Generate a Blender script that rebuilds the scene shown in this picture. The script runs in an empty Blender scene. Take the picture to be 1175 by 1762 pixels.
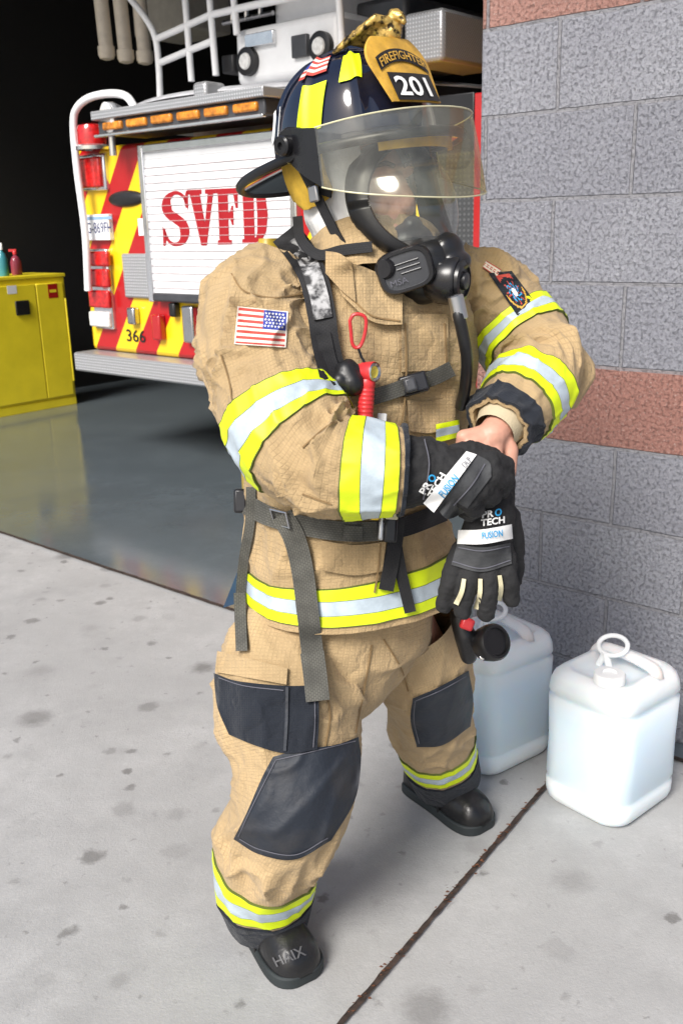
import bpy, bmesh, math, random
from mathutils import Vector, Matrix, noise
from mathutils.bvhtree import BVHTree
from mathutils.geometry import tessellate_polygon
rnd = random.Random(7)
R = math.radians
S = bpy.context.scene
COL = S.collection
sin, cos, pi = math.sin, math.cos, math.pi
V = Vector
# ------------------------------------------------------------------ camera model
FP = 1650.0
PITCH = R(16.7)
ROLL = 0.025
CAM = V((0, 0, 1.42))
Fv = V((0, cos(PITCH), -sin(PITCH)))
_R = V((1, 0, 0))
_U = V((0, sin(PITCH), cos(PITCH)))
Rv = _R * cos(ROLL) - _U * sin(ROLL)
Uv = _U * cos(ROLL) + _R * sin(ROLL)
def ray(px, py):
    return Fv + Rv * ((px - 587.5) / FP) - Uv * ((py - 881) / FP)
def P(px, py, Y):
    d = ray(px, py)
    return CAM + d * (Y / d.y)
def G(px, py, z=0.0):
    d = ray(px, py)
    return CAM + d * ((z - CAM.z) / d.z)
def PL(px, py, p0, n):
    d = ray(px, py)
    return CAM + d * ((p0 - CAM).dot(n) / d.dot(n))
# building frame
TH = R(40.7)
bu = V((cos(TH), -sin(TH), 0))
bn = V((sin(TH), cos(TH), 0))
O = PL(822, 370, V((0.94, 2.37, 0)), bn)
O.z = 0
def frame(o):
    return Matrix.Translation(o) @ Matrix.Rotation(-TH, 4, 'Z')
BM = frame(O)
BI = BM.inverted()
# ------------------------------------------------------------------ materials
def nodes(name):
    m = bpy.data.materials.new(name)
    m.use_nodes = True
    nt = m.node_tree
    b = nt.nodes['Principled BSDF']
    return m, nt, b
def N(nt, t, **k):
    n = nt.nodes.new(t)
    for a, v in k.items():
        if a.startswith('i_'):
            key = a[2:]
            key = int(key) if key.isdigit() else key.replace('_', ' ')
            n.inputs[key].default_value = v
        else:
            setattr(n, a, v)
    return n
def c4(c):
    return (c[0], c[1], c[2], 1)
def mixc(nt, fac, a, b, blend='MIX'):
    n = nt.nodes.new('ShaderNodeMix')
    n.data_type = 'RGBA'
    n.blend_type = blend
    L = nt.links
    for sock, v in ((n.inputs[0], fac), (n.inputs[6], a), (n.inputs[7], b)):
        if isinstance(v, bpy.types.NodeSocket):
            L.new(v, sock)
        elif isinstance(v, (int, float)):
            sock.default_value = v
        else:
            sock.default_value = c4(v)
    return n.outputs[2]
def mth(nt, op, a, b=None, c=None):
    n = nt.nodes.new('ShaderNodeMath')
    n.operation = op
    for i, v in enumerate((a, b, c)):
        if v is None: continue
        if isinstance(v, (int, float)): n.inputs[i].default_value = v
        else: nt.links.new(v, n.inputs[i])
    return n.outputs[0]
def ramp(nt, fac, stops):
    n = nt.nodes.new('ShaderNodeValToRGB')
    e = n.color_ramp.elements
    while len(e) < len(stops): e.new(0.5)
    for q, (p, c) in zip(e, stops):
        q.position = p
        q.color = c4(c) if hasattr(c, '__len__') else (c, c, c, 1)
    nt.links.new(fac, n.inputs[0])
    return n.outputs[0]
def tc(nt, which='Object'):
    return N(nt, 'ShaderNodeTexCoord').outputs[which]
def noi(nt, vec, scale, detail=4, rough=.55):
    n = N(nt, 'ShaderNodeTexNoise', i_Scale=scale, i_Detail=detail, i_Roughness=rough)
    nt.links.new(vec, n.inputs['Vector'])
    return n.outputs[0]
def bumpn(nt, b, h, strength=.3, dist=.003):
    n = N(nt, 'ShaderNodeBump', i_Strength=strength, i_Distance=dist)
    nt.links.new(h, n.inputs['Height'])
    nt.links.new(n.outputs[0], b.inputs['Normal'])
    return n
def M(name, col, rough=.6, metal=0, var=.15, vs=12, bump=.0, bs=150, bd=.002, spec=.5, coat=0, col2=None, r0=.3, r1=.7):
    m, nt, b = nodes(name)
    v = tc(nt)
    f = noi(nt, v, vs, 5)
    f2 = ramp(nt, f, [(r0, 0.0), (r1, 1.0)])
    col_o = mixc(nt, f2, col2 or [max(0, x * (1 - var)) for x in col], col if col2 else [min(1, x * (1 + var)) for x in col])
    nt.links.new(col_o, b.inputs['Base Color'])
    b.inputs['Metallic'].default_value = metal
    b.inputs['Specular IOR Level'].default_value = spec
    b.inputs['Coat Weight'].default_value = coat
    r = mth(nt, 'MULTIPLY_ADD', f, .25, rough - .125)
    nt.links.new(r, b.inputs['Roughness'])
    if bump:
        bumpn(nt, b, noi(nt, v, bs, 3), bump, bd)
    return m
def fabric(name, col, grid=.0062, dirt=.35, gridc=.78, cre=1.0):
    m, nt, b = nodes(name)
    uv = tc(nt, 'UV')
    ob = tc(nt)
    br = N(nt, 'ShaderNodeTexBrick', offset=0.0, squash=1.0)
    br.inputs['Scale'].default_value = 1
    br.inputs['Brick Width'].default_value = grid
    br.inputs['Row Height'].default_value = grid
    br.inputs['Mortar Size'].default_value = grid * .11
    br.inputs['Mortar Smooth'].default_value = .6
    nt.links.new(uv, br.inputs['Vector'])
    f = br.outputs['Fac']
    big = ramp(nt, noi(nt, ob, 5, 6, .6), [(.33, 0.0), (.72, 1.0)])
    c = mixc(nt, big, [x * (1 - dirt) for x in col], [min(1, x * 1.08) for x in col])
    fine = noi(nt, ob, 60, 5, .7)
    c = mixc(nt, ramp(nt, fine, [(.3, .28), (.75, 0.0)]), c, [x * .5 for x in col])
    smud = ramp(nt, noi(nt, ob, 17, 6, .65), [(.57, 0.0), (.74, .35)])
    c = mixc(nt, smud, c, [col[0] * .45, col[1] * .42, col[2] * .42])
    c = mixc(nt, mth(nt, 'MULTIPLY', f, .85), c, [x * gridc for x in col])
    nt.links.new(c, b.inputs['Base Color'])
    b.inputs['Roughness'].default_value = .82
    b.inputs['Specular IOR Level'].default_value = .28
    b.inputs['Sheen Weight'].default_value = .12
    weave = noi(nt, ob, 900, 2)
    wr = noi(nt, ob, 30, 6, .6)
    rd = mth(nt, 'ABSOLUTE', mth(nt, 'SUBTRACT', noi(nt, ob, 11, 3, .5), .5))
    cr_ = ramp(nt, rd, [(.0, 0.0), (.06, 1.0)])
    h = mth(nt, 'ADD', mth(nt, 'MULTIPLY', f, -.35), mth(nt, 'ADD', mth(nt, 'MULTIPLY', weave, .3), mth(nt, 'MULTIPLY', wr, 3.6)))
    h = mth(nt, 'ADD', h, mth(nt, 'MULTIPLY', cr_, .85 * cre))
    bumpn(nt, b, h, .70, .0028)
    return m
def webbing(name, col, step=.004):
    m, nt, b = nodes(name)
    uv = tc(nt, 'UV')
    w = N(nt, 'ShaderNodeTexBrick', offset=.5, squash=1.0)
    w.inputs['Scale'].default_value = 1
    w.inputs['Brick Width'].default_value = step * 1.6
    w.inputs['Row Height'].default_value = step
    w.inputs['Mortar Size'].default_value = step * .18
    nt.links.new(uv, w.inputs['Vector'])
    ob = tc(nt)
    g = ramp(nt, noi(nt, ob, 25, 6, .7), [(.35, 0.0), (.7, 1.0)])
    c = mixc(nt, g, [x * .7 for x in col], [min(1, x * 1.35) for x in col])
    c = mixc(nt, mth(nt, 'MULTIPLY', w.outputs['Fac'], .6), c, [x * .35 for x in col])
    nt.links.new(c, b.inputs['Base Color'])
    b.inputs['Roughness'].default_value = .8
    bumpn(nt, b, mth(nt, 'SUBTRACT', 1, w.outputs['Fac']), .5, .0012)
    return m
def glass(name, tint, gl=.12, rough=.03, grime_glare=.0, fz=.35, hz=.0, haze=(.75, .74, .62), grad=None):
    m, nt, b = nodes(name)
    nt.nodes.remove(b)
    ob = tc(nt)
    tr = N(nt, 'ShaderNodeBsdfTransparent', i_Color=c4(tint))
    if grad:
        sx_ = N(nt, 'ShaderNodeSeparateXYZ')
        nt.links.new(ob, sx_.inputs[0])
        t_ = N(nt, 'ShaderNodeMapRange', i_1=grad[0], i_2=grad[1])
        nt.links.new(sx_.outputs[0], t_.inputs[0])
        nt.links.new(mixc(nt, t_.outputs[0], tint, grad[2]), tr.inputs[0])
    g = N(nt, 'ShaderNodeBsdfGlossy', i_Roughness=rough)
    df = N(nt, 'ShaderNodeBsdfDiffuse', i_Color=c4(haze))
    lw = N(nt, 'ShaderNodeLayerWeight', i_Blend=.3)
    m1 = N(nt, 'ShaderNodeMixShader')
    gr = ramp(nt, noi(nt, ob, 14, 6, .65), [(.4, hz), (.8, grime_glare)])  # patchy pale film: grime, and for the lens a painted-in white reflection
    nt.links.new(gr, m1.inputs[0])
    nt.links.new(tr.outputs[0], m1.inputs[1])
    nt.links.new(df.outputs[0], m1.inputs[2])
    m2 = N(nt, 'ShaderNodeMixShader')
    fac = mth(nt, 'MULTIPLY_ADD', lw.outputs['Facing'], fz, gl)
    nt.links.new(fac, m2.inputs[0])
    nt.links.new(m1.outputs[0], m2.inputs[1])
    nt.links.new(g.outputs[0], m2.inputs[2])
    nt.links.new(m2.outputs[0], nt.nodes['Material Output'].inputs[0])
    return m
def concrete(name, col, stain=True, rough=.8, coarse=1.0):
    m, nt, b = nodes(name)
    ob = tc(nt)
    big = ramp(nt, noi(nt, ob, 1.6, 8, .62), [(.3, 0.0), (.7, 1.0)])
    c = mixc(nt, big, [x * .78 for x in col], [x * 1.12 for x in col])
    fine = ramp(nt, noi(nt, ob, 90, 6, .75), [(.3, .0), (.7, 1.0)])
    c = mixc(nt, mth(nt, 'MULTIPLY', fine, .42), c, [x * .62 for x in col])
    mid = ramp(nt, noi(nt, ob, 9, 8, .7), [(.40, .65), (.58, 0.0)])
    c = mixc(nt, mid, c, [x * .80 for x in col])
    if stain:
        wide = ramp(nt, noi(nt, ob, 4.2, 7, .68), [(.50, 0.0), (.66, .55)])
        c = mixc(nt, wide, c, [x * .70 for x in col])
        wv = N(nt, 'ShaderNodeVectorMath', operation='ADD')
        wn = N(nt, 'ShaderNodeTexNoise', i_Scale=34, i_Detail=6, i_Roughness=.7)
        nt.links.new(ob, wn.inputs['Vector'])
        sc = N(nt, 'ShaderNodeVectorMath', operation='SCALE')
        nt.links.new(wn.outputs['Color'], sc.inputs[0])
        sc.inputs['Scale'].default_value = .055
        nt.links.new(ob, wv.inputs[0])
        nt.links.new(sc.outputs[0], wv.inputs[1])
        for scl, th, amt, gate in ((5.5, .24, .85, .35), (11, .24, .75, .55), (2.6, .19, .7, .35), (26, .2, .5, .65)):
            vo = N(nt, 'ShaderNodeTexVoronoi', voronoi_dimensions='2D', i_Scale=scl, i_Randomness=1.0)
            nt.links.new(wv.outputs[0], vo.inputs['Vector'])
            sp = N(nt, 'ShaderNodeSeparateColor')
            nt.links.new(vo.outputs['Color'], sp.inputs[0])
            on = mth(nt, 'GREATER_THAN', sp.outputs[0], gate)
            rad = mth(nt, 'MULTIPLY', sp.outputs[1], th)
            d = mth(nt, 'SUBTRACT', rad, vo.outputs['Distance'])
            f = mth(nt, 'MULTIPLY', ramp(nt, mth(nt, 'MULTIPLY', d, 6), [(0.0, 0.0), (.6, 1.0)]), on)
            f = mth(nt, 'MULTIPLY', f, mth(nt, 'MULTIPLY', sp.outputs[2], amt))
            c = mixc(nt, f, c, (col[0] * .28, col[1] * .27, col[2] * .26))
    nt.links.new(c, b.inputs['Base Color'])
    if rough < .5:
        rr = ramp(nt, noi(nt, ob, 3, 6), [(.3, rough * .6), (.7, rough * 1.5)])
        nt.links.new(rr, b.inputs['Roughness'])
        b.inputs['Specular IOR Level'].default_value = .9
    else:
        b.inputs['Roughness'].default_value = rough
    h = mth(nt, 'ADD', noi(nt, ob, 160, 5, .7), mth(nt, 'MULTIPLY', noi(nt, ob, 12, 5), 1.5))
    bumpn(nt, b, h, .35 * coarse, .004)
    return m
ZR, RH = .822, .2175
def blockwall(name, u1):
    m, nt, b = nodes(name)
    ob = tc(nt)
    sp = N(nt, 'ShaderNodeSeparateXYZ')
    nt.links.new(ob, sp.inputs[0])
    x = mth(nt, 'ADD', mth(nt, 'SUBTRACT', sp.outputs[0], u1), mth(nt, 'MULTIPLY', sp.outputs[1], 1.0))
    z = mth(nt, 'SUBTRACT', sp.outputs[2], ZR)
    cb = N(nt, 'ShaderNodeCombineXYZ')
    wob = noi(nt, ob, 9, 3)
    nt.links.new(mth(nt, 'MULTIPLY_ADD', wob, .007, x), cb.inputs[0])
    nt.links.new(mth(nt, 'MULTIPLY_ADD', wob, .007, z), cb.inputs[1])
    br = N(nt, 'ShaderNodeTexBrick', offset=.5, offset_frequency=2, squash=1.0)
    for k, v in (('Scale', 1), ('Brick Width', .43), ('Row Height', RH), ('Mortar Size', .0058), ('Mortar Smooth', .35), ('Bias', 0)):
        br.inputs[k].default_value = v
    br.inputs['Color1'].default_value = (.0, .0, .0, 1)
    br.inputs['Color2'].default_value = (1, 1, 1, 1)
    nt.links.new(cb.outputs[0], br.inputs['Vector'])
    row = mth(nt, 'FLOOR', mth(nt, 'DIVIDE', z, RH))
    isred = mth(nt, 'LESS_THAN', mth(nt, 'FLOORED_MODULO', row, 5.0), .5)
    g = mixc(nt, br.outputs['Color'], (.325, .33, .37), (.40, .405, .445))
    rr = mixc(nt, br.outputs['Color'], (.40, .19, .15), (.50, .28, .23))
    c = mixc(nt, isred, g, rr)
    sp1 = ramp(nt, noi(nt, ob, 105, 6, .85), [(.41, 1.0), (.49, 0.0)])
    c = mixc(nt, mth(nt, 'MULTIPLY', sp1, .62), c, mixc(nt, isred, (.165, .165, .19), (.20, .07, .05)))
    sp2 = ramp(nt, noi(nt, ob, 130, 6, .82), [(.56, .0), (.62, 1.0)])
    c = mixc(nt, mth(nt, 'MULTIPLY', sp2, .65), c, mixc(nt, isred, (.57, .57, .59), (.72, .60, .55)))
    blot = ramp(nt, noi(nt, ob, 5, 6), [(.35, .35), (.65, 0.0)])
    c = mixc(nt, blot, c, mixc(nt, isred, (.26, .26, .30), (.30, .14, .11)))
    edge = ramp(nt, br.outputs['Fac'], [(.0, 0.0), (.25, .4), (.6, 0.0)])
    c = mixc(nt, mth(nt, 'MULTIPLY', br.outputs['Fac'], .8), c, (.33, .325, .34))
    c = mixc(nt, edge, c, (.19, .188, .205))
    nt.links.new(c, b.inputs['Base Color'])
    b.inputs['Roughness'].default_value = .92
    vo = N(nt, 'ShaderNodeTexVoronoi', i_Scale=75)
    nt.links.new(ob, vo.inputs['Vector'])
    pit = ramp(nt, noi(nt, ob, 100, 5, .8), [(.36, 0.0), (.46, 1.0)])
    h = mth(nt, 'ADD', mth(nt, 'MULTIPLY', br.outputs['Fac'], -1.6), mth(nt, 'ADD', mth(nt, 'MULTIPLY', noi(nt, ob, 110, 6, .8), 1.3), mth(nt, 'MULTIPLY', vo.outputs['Distance'], .6)))
    h = mth(nt, 'ADD', h, mth(nt, 'MULTIPLY', pit, .8))
    bumpn(nt, b, h, 1.0, .0075)
    return m
def chevron(name, xc):
    m, nt, b = nodes(name)
    ob = tc(nt)
    sp = N(nt, 'ShaderNodeSeparateXYZ')
    nt.links.new(ob, sp.inputs[0])
    ax = mth(nt, 'ABSOLUTE', mth(nt, 'SUBTRACT', sp.outputs[0], xc))
    v = mth(nt, 'MULTIPLY_ADD', sp.outputs[2], .70, ax)
    f = mth(nt, 'FRACT', mth(nt, 'DIVIDE', v, .40))
    s = mth(nt, 'GREATER_THAN', f, .5)
    c = mixc(nt, s, (.42, .008, .010), (.85, .56, .01))
    nt.links.new(c, b.inputs['Base Color'])
    b.inputs['Roughness'].default_value = .35
    b.inputs['Coat Weight'].default_value = .3
    bumpn(nt, b, noi(nt, ob, 300, 2), .08, .001)
    return m
def diamond(name, col=(.72, .73, .75), sc=.035):
    m, nt, b = nodes(name)
    ob = tc(nt)
    sp = N(nt, 'ShaderNodeSeparateXYZ')
    nt.links.new(ob, sp.inputs[0])
    yz = mth(nt, 'ADD', sp.outputs[1], sp.outputs[2])
    a = mth(nt, 'SINE', mth(nt, 'MULTIPLY', mth(nt, 'ADD', sp.outputs[0], yz), 2 * pi / sc))
    c = mth(nt, 'SINE', mth(nt, 'MULTIPLY', mth(nt, 'SUBTRACT', sp.outputs[0], yz), 2 * pi / sc))
    h = mth(nt, 'MULTIPLY', a, c)
    h2 = ramp(nt, h, [(.25, 0.0), (.5, 1.0)])
    cc = mixc(nt, h2, [x * .55 for x in col], col)
    nt.links.new(cc, b.inputs['Base Color'])
    b.inputs['Metallic'].default_value = .45
    b.inputs['Roughness'].default_value = .35
    bumpn(nt, b, h2, .8, .004)
    return m
def jugmat(name):
    m, nt, b = nodes(name)
    ob = tc(nt)
    sp = N(nt, 'ShaderNodeSeparateXYZ')
    nt.links.new(ob, sp.inputs[0])
    lv = ramp(nt, mth(nt, 'MULTIPLY_ADD', noi(nt, ob, 20, 3), .02, sp.outputs[2]), [(.258, 1.0), (.318, 0.0)])
    c = mixc(nt, lv, (.84, .89, .91), (.70, .82, .91))
    lo = ramp(nt, sp.outputs[2], [(.0, 1.0), (.12, 0.0)])
    c = mixc(nt, mth(nt, 'MULTIPLY', lo, .5), c, (.84, .90, .93))
    c = mixc(nt, ramp(nt, noi(nt, ob, 9, 5), [(.4, .3), (.65, 0.0)]), c, (.72, .82, .89))
    nt.links.new(c, b.inputs['Base Color'])
    b.inputs['Roughness'].default_value = .36
    b.inputs['Subsurface Weight'].default_value = .8
    b.inputs['Subsurface Radius'].default_value = (.05, .08, .10)
    b.inputs['Subsurface Scale'].default_value = 1.0
    bumpn(nt, b, noi(nt, ob, 40, 4), .16, .003)
    return m
m_tan = fabric('tan_ripstop', (.525, .375, .198), dirt=.26)
m_tan2 = fabric('tan_trouser_cloth', (.55, .395, .212), dirt=.28)
m_tand = fabric('tan_pocket_cloth', (.47, .33, .17), dirt=.3)
m_lime = M('lime_trim', (.72, .88, .010), .5, var=.06, vs=30, bump=.15, bs=500)
m_silv = M('silver_trim', (.46, .54, .60), .36, var=.18, vs=25, bump=.25, bs=260)
m_stitch = M('green_stitch', (.10, .13, .02), .8)
m_navy = fabric('black_reinforcement', (.016, .021, .032), grid=.004, dirt=.35, gridc=.6, cre=1.5)
m_pad = M('worn_black_leather', (.046, .043, .042), .62, vs=9, bump=.6, bs=60, bd=.003, col2=(.013, .018, .028), r0=.48, r1=.82)
m_thread = M('pale_thread', (.10, .10, .12), .8)
m_web = webbing('grey_webbing', (.095, .093, .08))
m_webb = webbing('black_webbing', (.014, .014, .016))
m_worn = M('worn_strap_pad', (.42, .42, .42), .8, vs=48, bump=.4, bs=120, col2=(.025, .025, .027), r0=.44, r1=.60)
m_rub = M('black_rubber', (.010, .010, .011), .40, var=.3, bump=.1, bs=120)
m_plas = M('black_plastic', (.013, .013, .015), .28, var=.25)
m_dgrey = M('dark_grey_plastic', (.050, .052, .058), .38, var=.2, bump=.15, bs=300)
m_helm = M('helmet_lacquer', (.006, .008, .020), .12, var=.3, vs=6, coat=.8)
m_gold = M('gold_leather', (.58, .33, .045), .42, var=.25, vs=40, bump=.3, bs=200)
m_goldm = M('aged_brass', (.60, .40, .11), .35, metal=.55, vs=80, bump=.6, bs=110, col2=(.035, .024, .010), r0=.38, r1=.50)
m_white = M('white_print', (.82, .82, .80), .6, var=.04)
m_hood = M('white_knit_hood', (.80, .80, .79), .9, var=.06, vs=20, bump=.5, bs=60, bd=.004)
m_skin = M('skin', (.60, .31, .22), .5, var=.14, vs=30, bump=.25, bs=180)
m_lens = glass('mask_lens', (.90, .92, .91), .085, .13, .12, .55, .03, (.80, .82, .80))  # white reflections put into the lens colour as a pale diffuse haze
m_visor = glass('amber_visor', (.94, .935, .86), .03, .05, .16, .38, .05, (.74, .75, .68), (.0, .12, (.80, .71, .36)))
m_glove = M('black_suede', (.015, .015, .016), .85, var=.35, vs=40, bump=.6, bs=130, bd=.003)
m_gback = M('charcoal_glove_shell', (.045, .047, .050), .75, var=.25, vs=40, bump=.5, bs=160)
m_cream = M('cream_leather', (.60, .55, .36), .7, var=.15)
m_knit = M('beige_knit', (.50, .42, .28), .95, var=.1, bump=.6, bs=260)
m_boot = M('black_boot_leather', (.011, .011, .012), .32, var=.4, bump=.4, bs=60, bd=.003)
m_sole = M('boot_sole_rubber', (.02, .026, .028), .7, var=.3)
m_red = M('red_anodised', (.55, .03, .035), .35, var=.15)
m_steel = M('steel', (.55, .55, .56), .28, metal=1, var=.15)
m_blue = M('blue_print', (.02, .30, .60), .5)
m_flagred = M('flag_red', (.48, .06, .045), .8, var=.12, vs=60)
m_flagblue = M('flag_blue', (.03, .05, .28), .8, var=.12, vs=60)
m_flagw = M('flag_white', (.70, .64, .56), .8, var=.08, vs=60)
m_yelcloth = M('yellow_ear_flap', (.60, .38, .04), .85, var=.25, vs=30, bump=.3, bs=200)
m_eye = M('eye_white', (.45, .41, .39), .35, var=.02)
m_iris = M('iris', (.05, .03, .02), .2)
m_navyblue = M('dark_blue_cloth', (.02, .05, .10), .85, var=.2)
m_seam = M('seam_thread', (.22, .14, .06), .9, var=.2)
# ------------------------------------------------------------------ mesh builder
ROOT = {}
class MB:
    def __init__(s):
        s.v, s.f, s.m, s.uv = [], [], [], []
    def add(s, vs, fs, mi=0, uvs=None):
        o = len(s.v)
        s.v += [V(p) for p in vs]
        s.uv += (list(uvs) if uvs else [(p[0], p[2]) for p in vs])
        for i, f in enumerate(fs):
            s.f.append([k + o for k in f])
            s.m.append(mi[i] if isinstance(mi, (list, tuple)) else mi)
        return s
    def box(s, x0, x1, y0, y1, z0, z1, mi=0, mat=None):
        vs = [V((x, y, z)) for x in (x0, x1) for y in (y0, y1) for z in (z0, z1)]
        if mat: vs = [mat @ p for p in vs]
        return s.add(vs, [(0, 1, 3, 2), (4, 6, 7, 5), (0, 4, 5, 1), (2, 3, 7, 6), (0, 2, 6, 4), (1, 5, 7, 3)], mi)
    def grid(s, rows, mi=0, uvs=None):
        nc = len(rows[0])
        vs = [p for r in rows for p in r]
        fs, ms = [], []
        for i in range(len(rows) - 1):
            for j in range(nc - 1):
                fs.append((i * nc + j, i * nc + j + 1, (i + 1) * nc + j + 1, (i + 1) * nc + j))
                ms.append(mi(i, j) if callable(mi) else mi)
        return s.add(vs, fs, ms, [u for r in uvs for u in r] if uvs else None)
    def sheet(s, outer, inner, mi=0, uvs=None):
        s.grid(outer, mi, uvs)
        e = mi(0, 0) if callable(mi) else mi
        for A, B in ((outer[0], inner[0]), (outer[-1], inner[-1]), ([r[0] for r in outer], [r[0] for r in inner]), ([r[-1] for r in outer], [r[-1] for r in inner])):
            s.grid([A, B], e)
        s.grid(inner, e)
        return s
    def tube(s, path, r, seg=10, mi=0, closed=False, caps=True, flat=None):
        path = [V(p) for p in path]
        n = len(path)
        rows, uvs = [], []
        prev = None
        L = 0
        for i in range(n):
            a = path[(i - 1) % n] if (closed or i > 0) else path[i]
            c = path[(i + 1) % n] if (closed or i < n - 1) else path[i]
            t = (c - a).normalized()
            if prev is None:
                ref = V((0, 0, 1)) if abs(t.z) < .9 else V((1, 0, 0))
                x = t.cross(ref).normalized()
            else:
                x = (prev - t * prev.dot(t)).normalized()
            prev = x
            y = t.cross(x)
            rr = r[i] if isinstance(r, (list, tuple)) else r
            if i: L += (path[i] - path[i - 1]).length
            k = flat or 1
            rows.append([path[i] + (x * cos(2 * pi * j / seg) + y * sin(2 * pi * j / seg) * k) * rr for j in range(seg + 1)])
            uvs.append([(rr * 2 * pi * j / seg, L) for j in range(seg + 1)])
        if closed:
            rows.append(rows[0]); uvs.append(uvs[0])
        s.grid(rows, mi, uvs)
        if caps and not closed:
            for rw in (rows[0], rows[-1]):
                s.add(rw[:-1], [list(range(seg))], mi)
        return s
    def ell(s, c, ax, seg=20, rings=12, mi=0):
        rows = []
        for i in range(rings + 1):
            e = -pi / 2 + pi * i / rings
            rows.append([c + ax[0] * (cos(e) * cos(2 * pi * j / seg)) + ax[1] * (cos(e) * sin(2 * pi * j / seg)) + ax[2] * sin(e) for j in range(seg + 1)])
        return s.grid(rows, mi)
    def ball(s, c, r, seg=14, rings=9, mi=0):
        return s.ell(V(c), (V((r, 0, 0)), V((0, r, 0)), V((0, 0, r))), seg, rings, mi)
    def chain(s, pts, seg=14):
        pts = [(V(p), r) for p, r in pts]
        for p, r in pts: s.ball(p, r, seg, 8)
        for (p, r), (q, t) in zip(pts, pts[1:]):
            if (q - p).length > 1e-4:
                s.tube([p, q], [r, t], seg)
        return s
    def lathe(s, c, ax, prof, seg=24, mi=0):
        ax = V(ax).normalized()
        x = ax.cross(V((0, 0, 1)) if abs(ax.z) < .9 else V((1, 0, 0))).normalized()
        y = ax.cross(x)
        rows = [[V(c) + ax * h + (x * cos(2 * pi * j / seg) + y * sin(2 * pi * j / seg)) * max(r, 1e-4) for j in range(seg + 1)] for r, h in prof]
        return s.grid(rows, (lambda i, j: mi[i]) if isinstance(mi, (list, tuple)) else mi)
    def prism(s, poly, d, mi=0):
        n = len(poly)
        vs = [V(p) for p in poly] + [V(p) + d for p in poly]
        fs = [list(range(n))[::-1], list(range(n, 2 * n))] + [(i, (i + 1) % n, n + (i + 1) % n, n + i) for i in range(n)]
        return s.add(vs, fs, mi)
    def build(s, name, mats, parent=None, world=True, smooth=40, bevel=0, weld=True, bseg=2):
        if not isinstance(mats, (list, tuple)): mats = [mats]
        me = bpy.data.meshes.new(name)
        inv = ROOT[parent.name].inverted() if (parent and world) else Matrix()
        me.from_pydata([inv @ p for p in s.v], [], s.f)
        ul = me.uv_layers.new(name='UVMap')
        vi = [0] * len(me.loops)
        me.loops.foreach_get('vertex_index', vi)
        flat = []
        for k in vi: flat += list(s.uv[k])
        ul.data.foreach_set('uv', flat)
        for m in mats: me.materials.append(m)
        me.polygons.foreach_set('material_index', s.m)
        bm = bmesh.new()
        bm.from_mesh(me)
        if weld: bmesh.ops.remove_doubles(bm, verts=bm.verts, dist=1e-5)
        bmesh.ops.dissolve_degenerate(bm, edges=bm.edges, dist=1e-6)
        bmesh.ops.recalc_face_normals(bm, faces=bm.faces)
        bm.to_mesh(me)
        bm.free()
        if smooth:
            me.polygons.foreach_set('use_smooth', [True] * len(me.polygons))
            me.set_sharp_from_angle(angle=R(smooth))
        o = bpy.data.objects.new(name, me)
        COL.objects.link(o)
        if parent:
            o.parent = parent
            ROOT[o.name] = ROOT[parent.name]
        else:
            ROOT[o.name] = Matrix()
        if bevel:
            md = o.modifiers.new('Bevel', 'BEVEL')
            md.width = bevel; md.segments = bseg; md.limit_method = 'ANGLE'; md.angle_limit = R(40)
        return o
def remesh(mb, vox, it=3, fac=.5):
    me = bpy.data.meshes.new('tmp')
    me.from_pydata(mb.v, [], mb.f)
    o = bpy.data.objects.new('tmp', me)
    COL.objects.link(o)
    r = o.modifiers.new('r', 'REMESH'); r.mode = 'VOXEL'; r.voxel_size = vox
    q = o.modifiers.new('s', 'SMOOTH'); q.iterations = it; q.factor = fac
    dg = bpy.context.evaluated_depsgraph_get()
    e = o.evaluated_get(dg).to_mesh()
    out = MB()
    out.add([v.co.copy() for v in e.vertices], [list(p.vertices) for p in e.polygons])
    bpy.data.objects.remove(o)
    return out
def wrinkle_mb(mb, amp, sc, seed=0):
    me = bpy.data.meshes.new('t'); me.from_pydata(mb.v, [], mb.f); me.update()
    for i, v in enumerate(me.vertices):
        q = v.co * sc + V((seed, seed * 2, 0))
        mb.v[i] = v.co + v.normal * (amp * (noise.noise(q) + .6 * (1 - 2 * abs(noise.noise(q * 1.7)))))
    return mb
def tag(o, label=None, cat=None, group=None, kind=None):
    if label: o['label'] = label
    if cat: o['category'] = cat
    if group: o['group'] = group
    if kind: o['kind'] = kind
    return o
def empty(name, mat, label, cat, group=None):
    o = bpy.data.objects.new(name, None)
    COL.objects.link(o)
    o.empty_display_size = .05
    o.matrix_world = mat
    ROOT[o.name] = mat.copy()
    return tag(o, label, cat, group)
_tc = {}
def text_mesh(s, bold=0.0):
    if (s, bold) in _tc: return _tc[(s, bold)]
    cu = bpy.data.curves.new('t', 'FONT')
    cu.body = s; cu.offset = bold; cu.resolution_u = 3
    o = bpy.data.objects.new('t', cu)
    COL.objects.link(o)
    dg = bpy.context.evaluated_depsgraph_get()
    me = bpy.data.meshes.new_from_object(o.evaluated_get(dg))
    vs = [v.co.copy() for v in me.vertices]
    fs = [list(p.vertices) for p in me.polygons]
    bpy.data.objects.remove(o)
    x0 = min(v.x for v in vs); x1 = max(v.x for v in vs); y0 = min(v.y for v in vs); y1 = max(v.y for v in vs)
    r = ([((v.x - x0) / (x1 - x0), (v.y - y0) / (y1 - y0)) for v in vs], fs)
    _tc[(s, bold)] = r
    return r
def put_text(mb, s, fn, mi=0, bold=0.0):
    vs, fs = text_mesh(s, bold)
    mb.add([fn(u, v) for u, v in vs], fs, mi)
def bil(q, u, v):
    a = V(q[0]).lerp(V(q[1]), u); b = V(q[3]).lerp(V(q[2]), u)
    return b.lerp(a, v)
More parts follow.
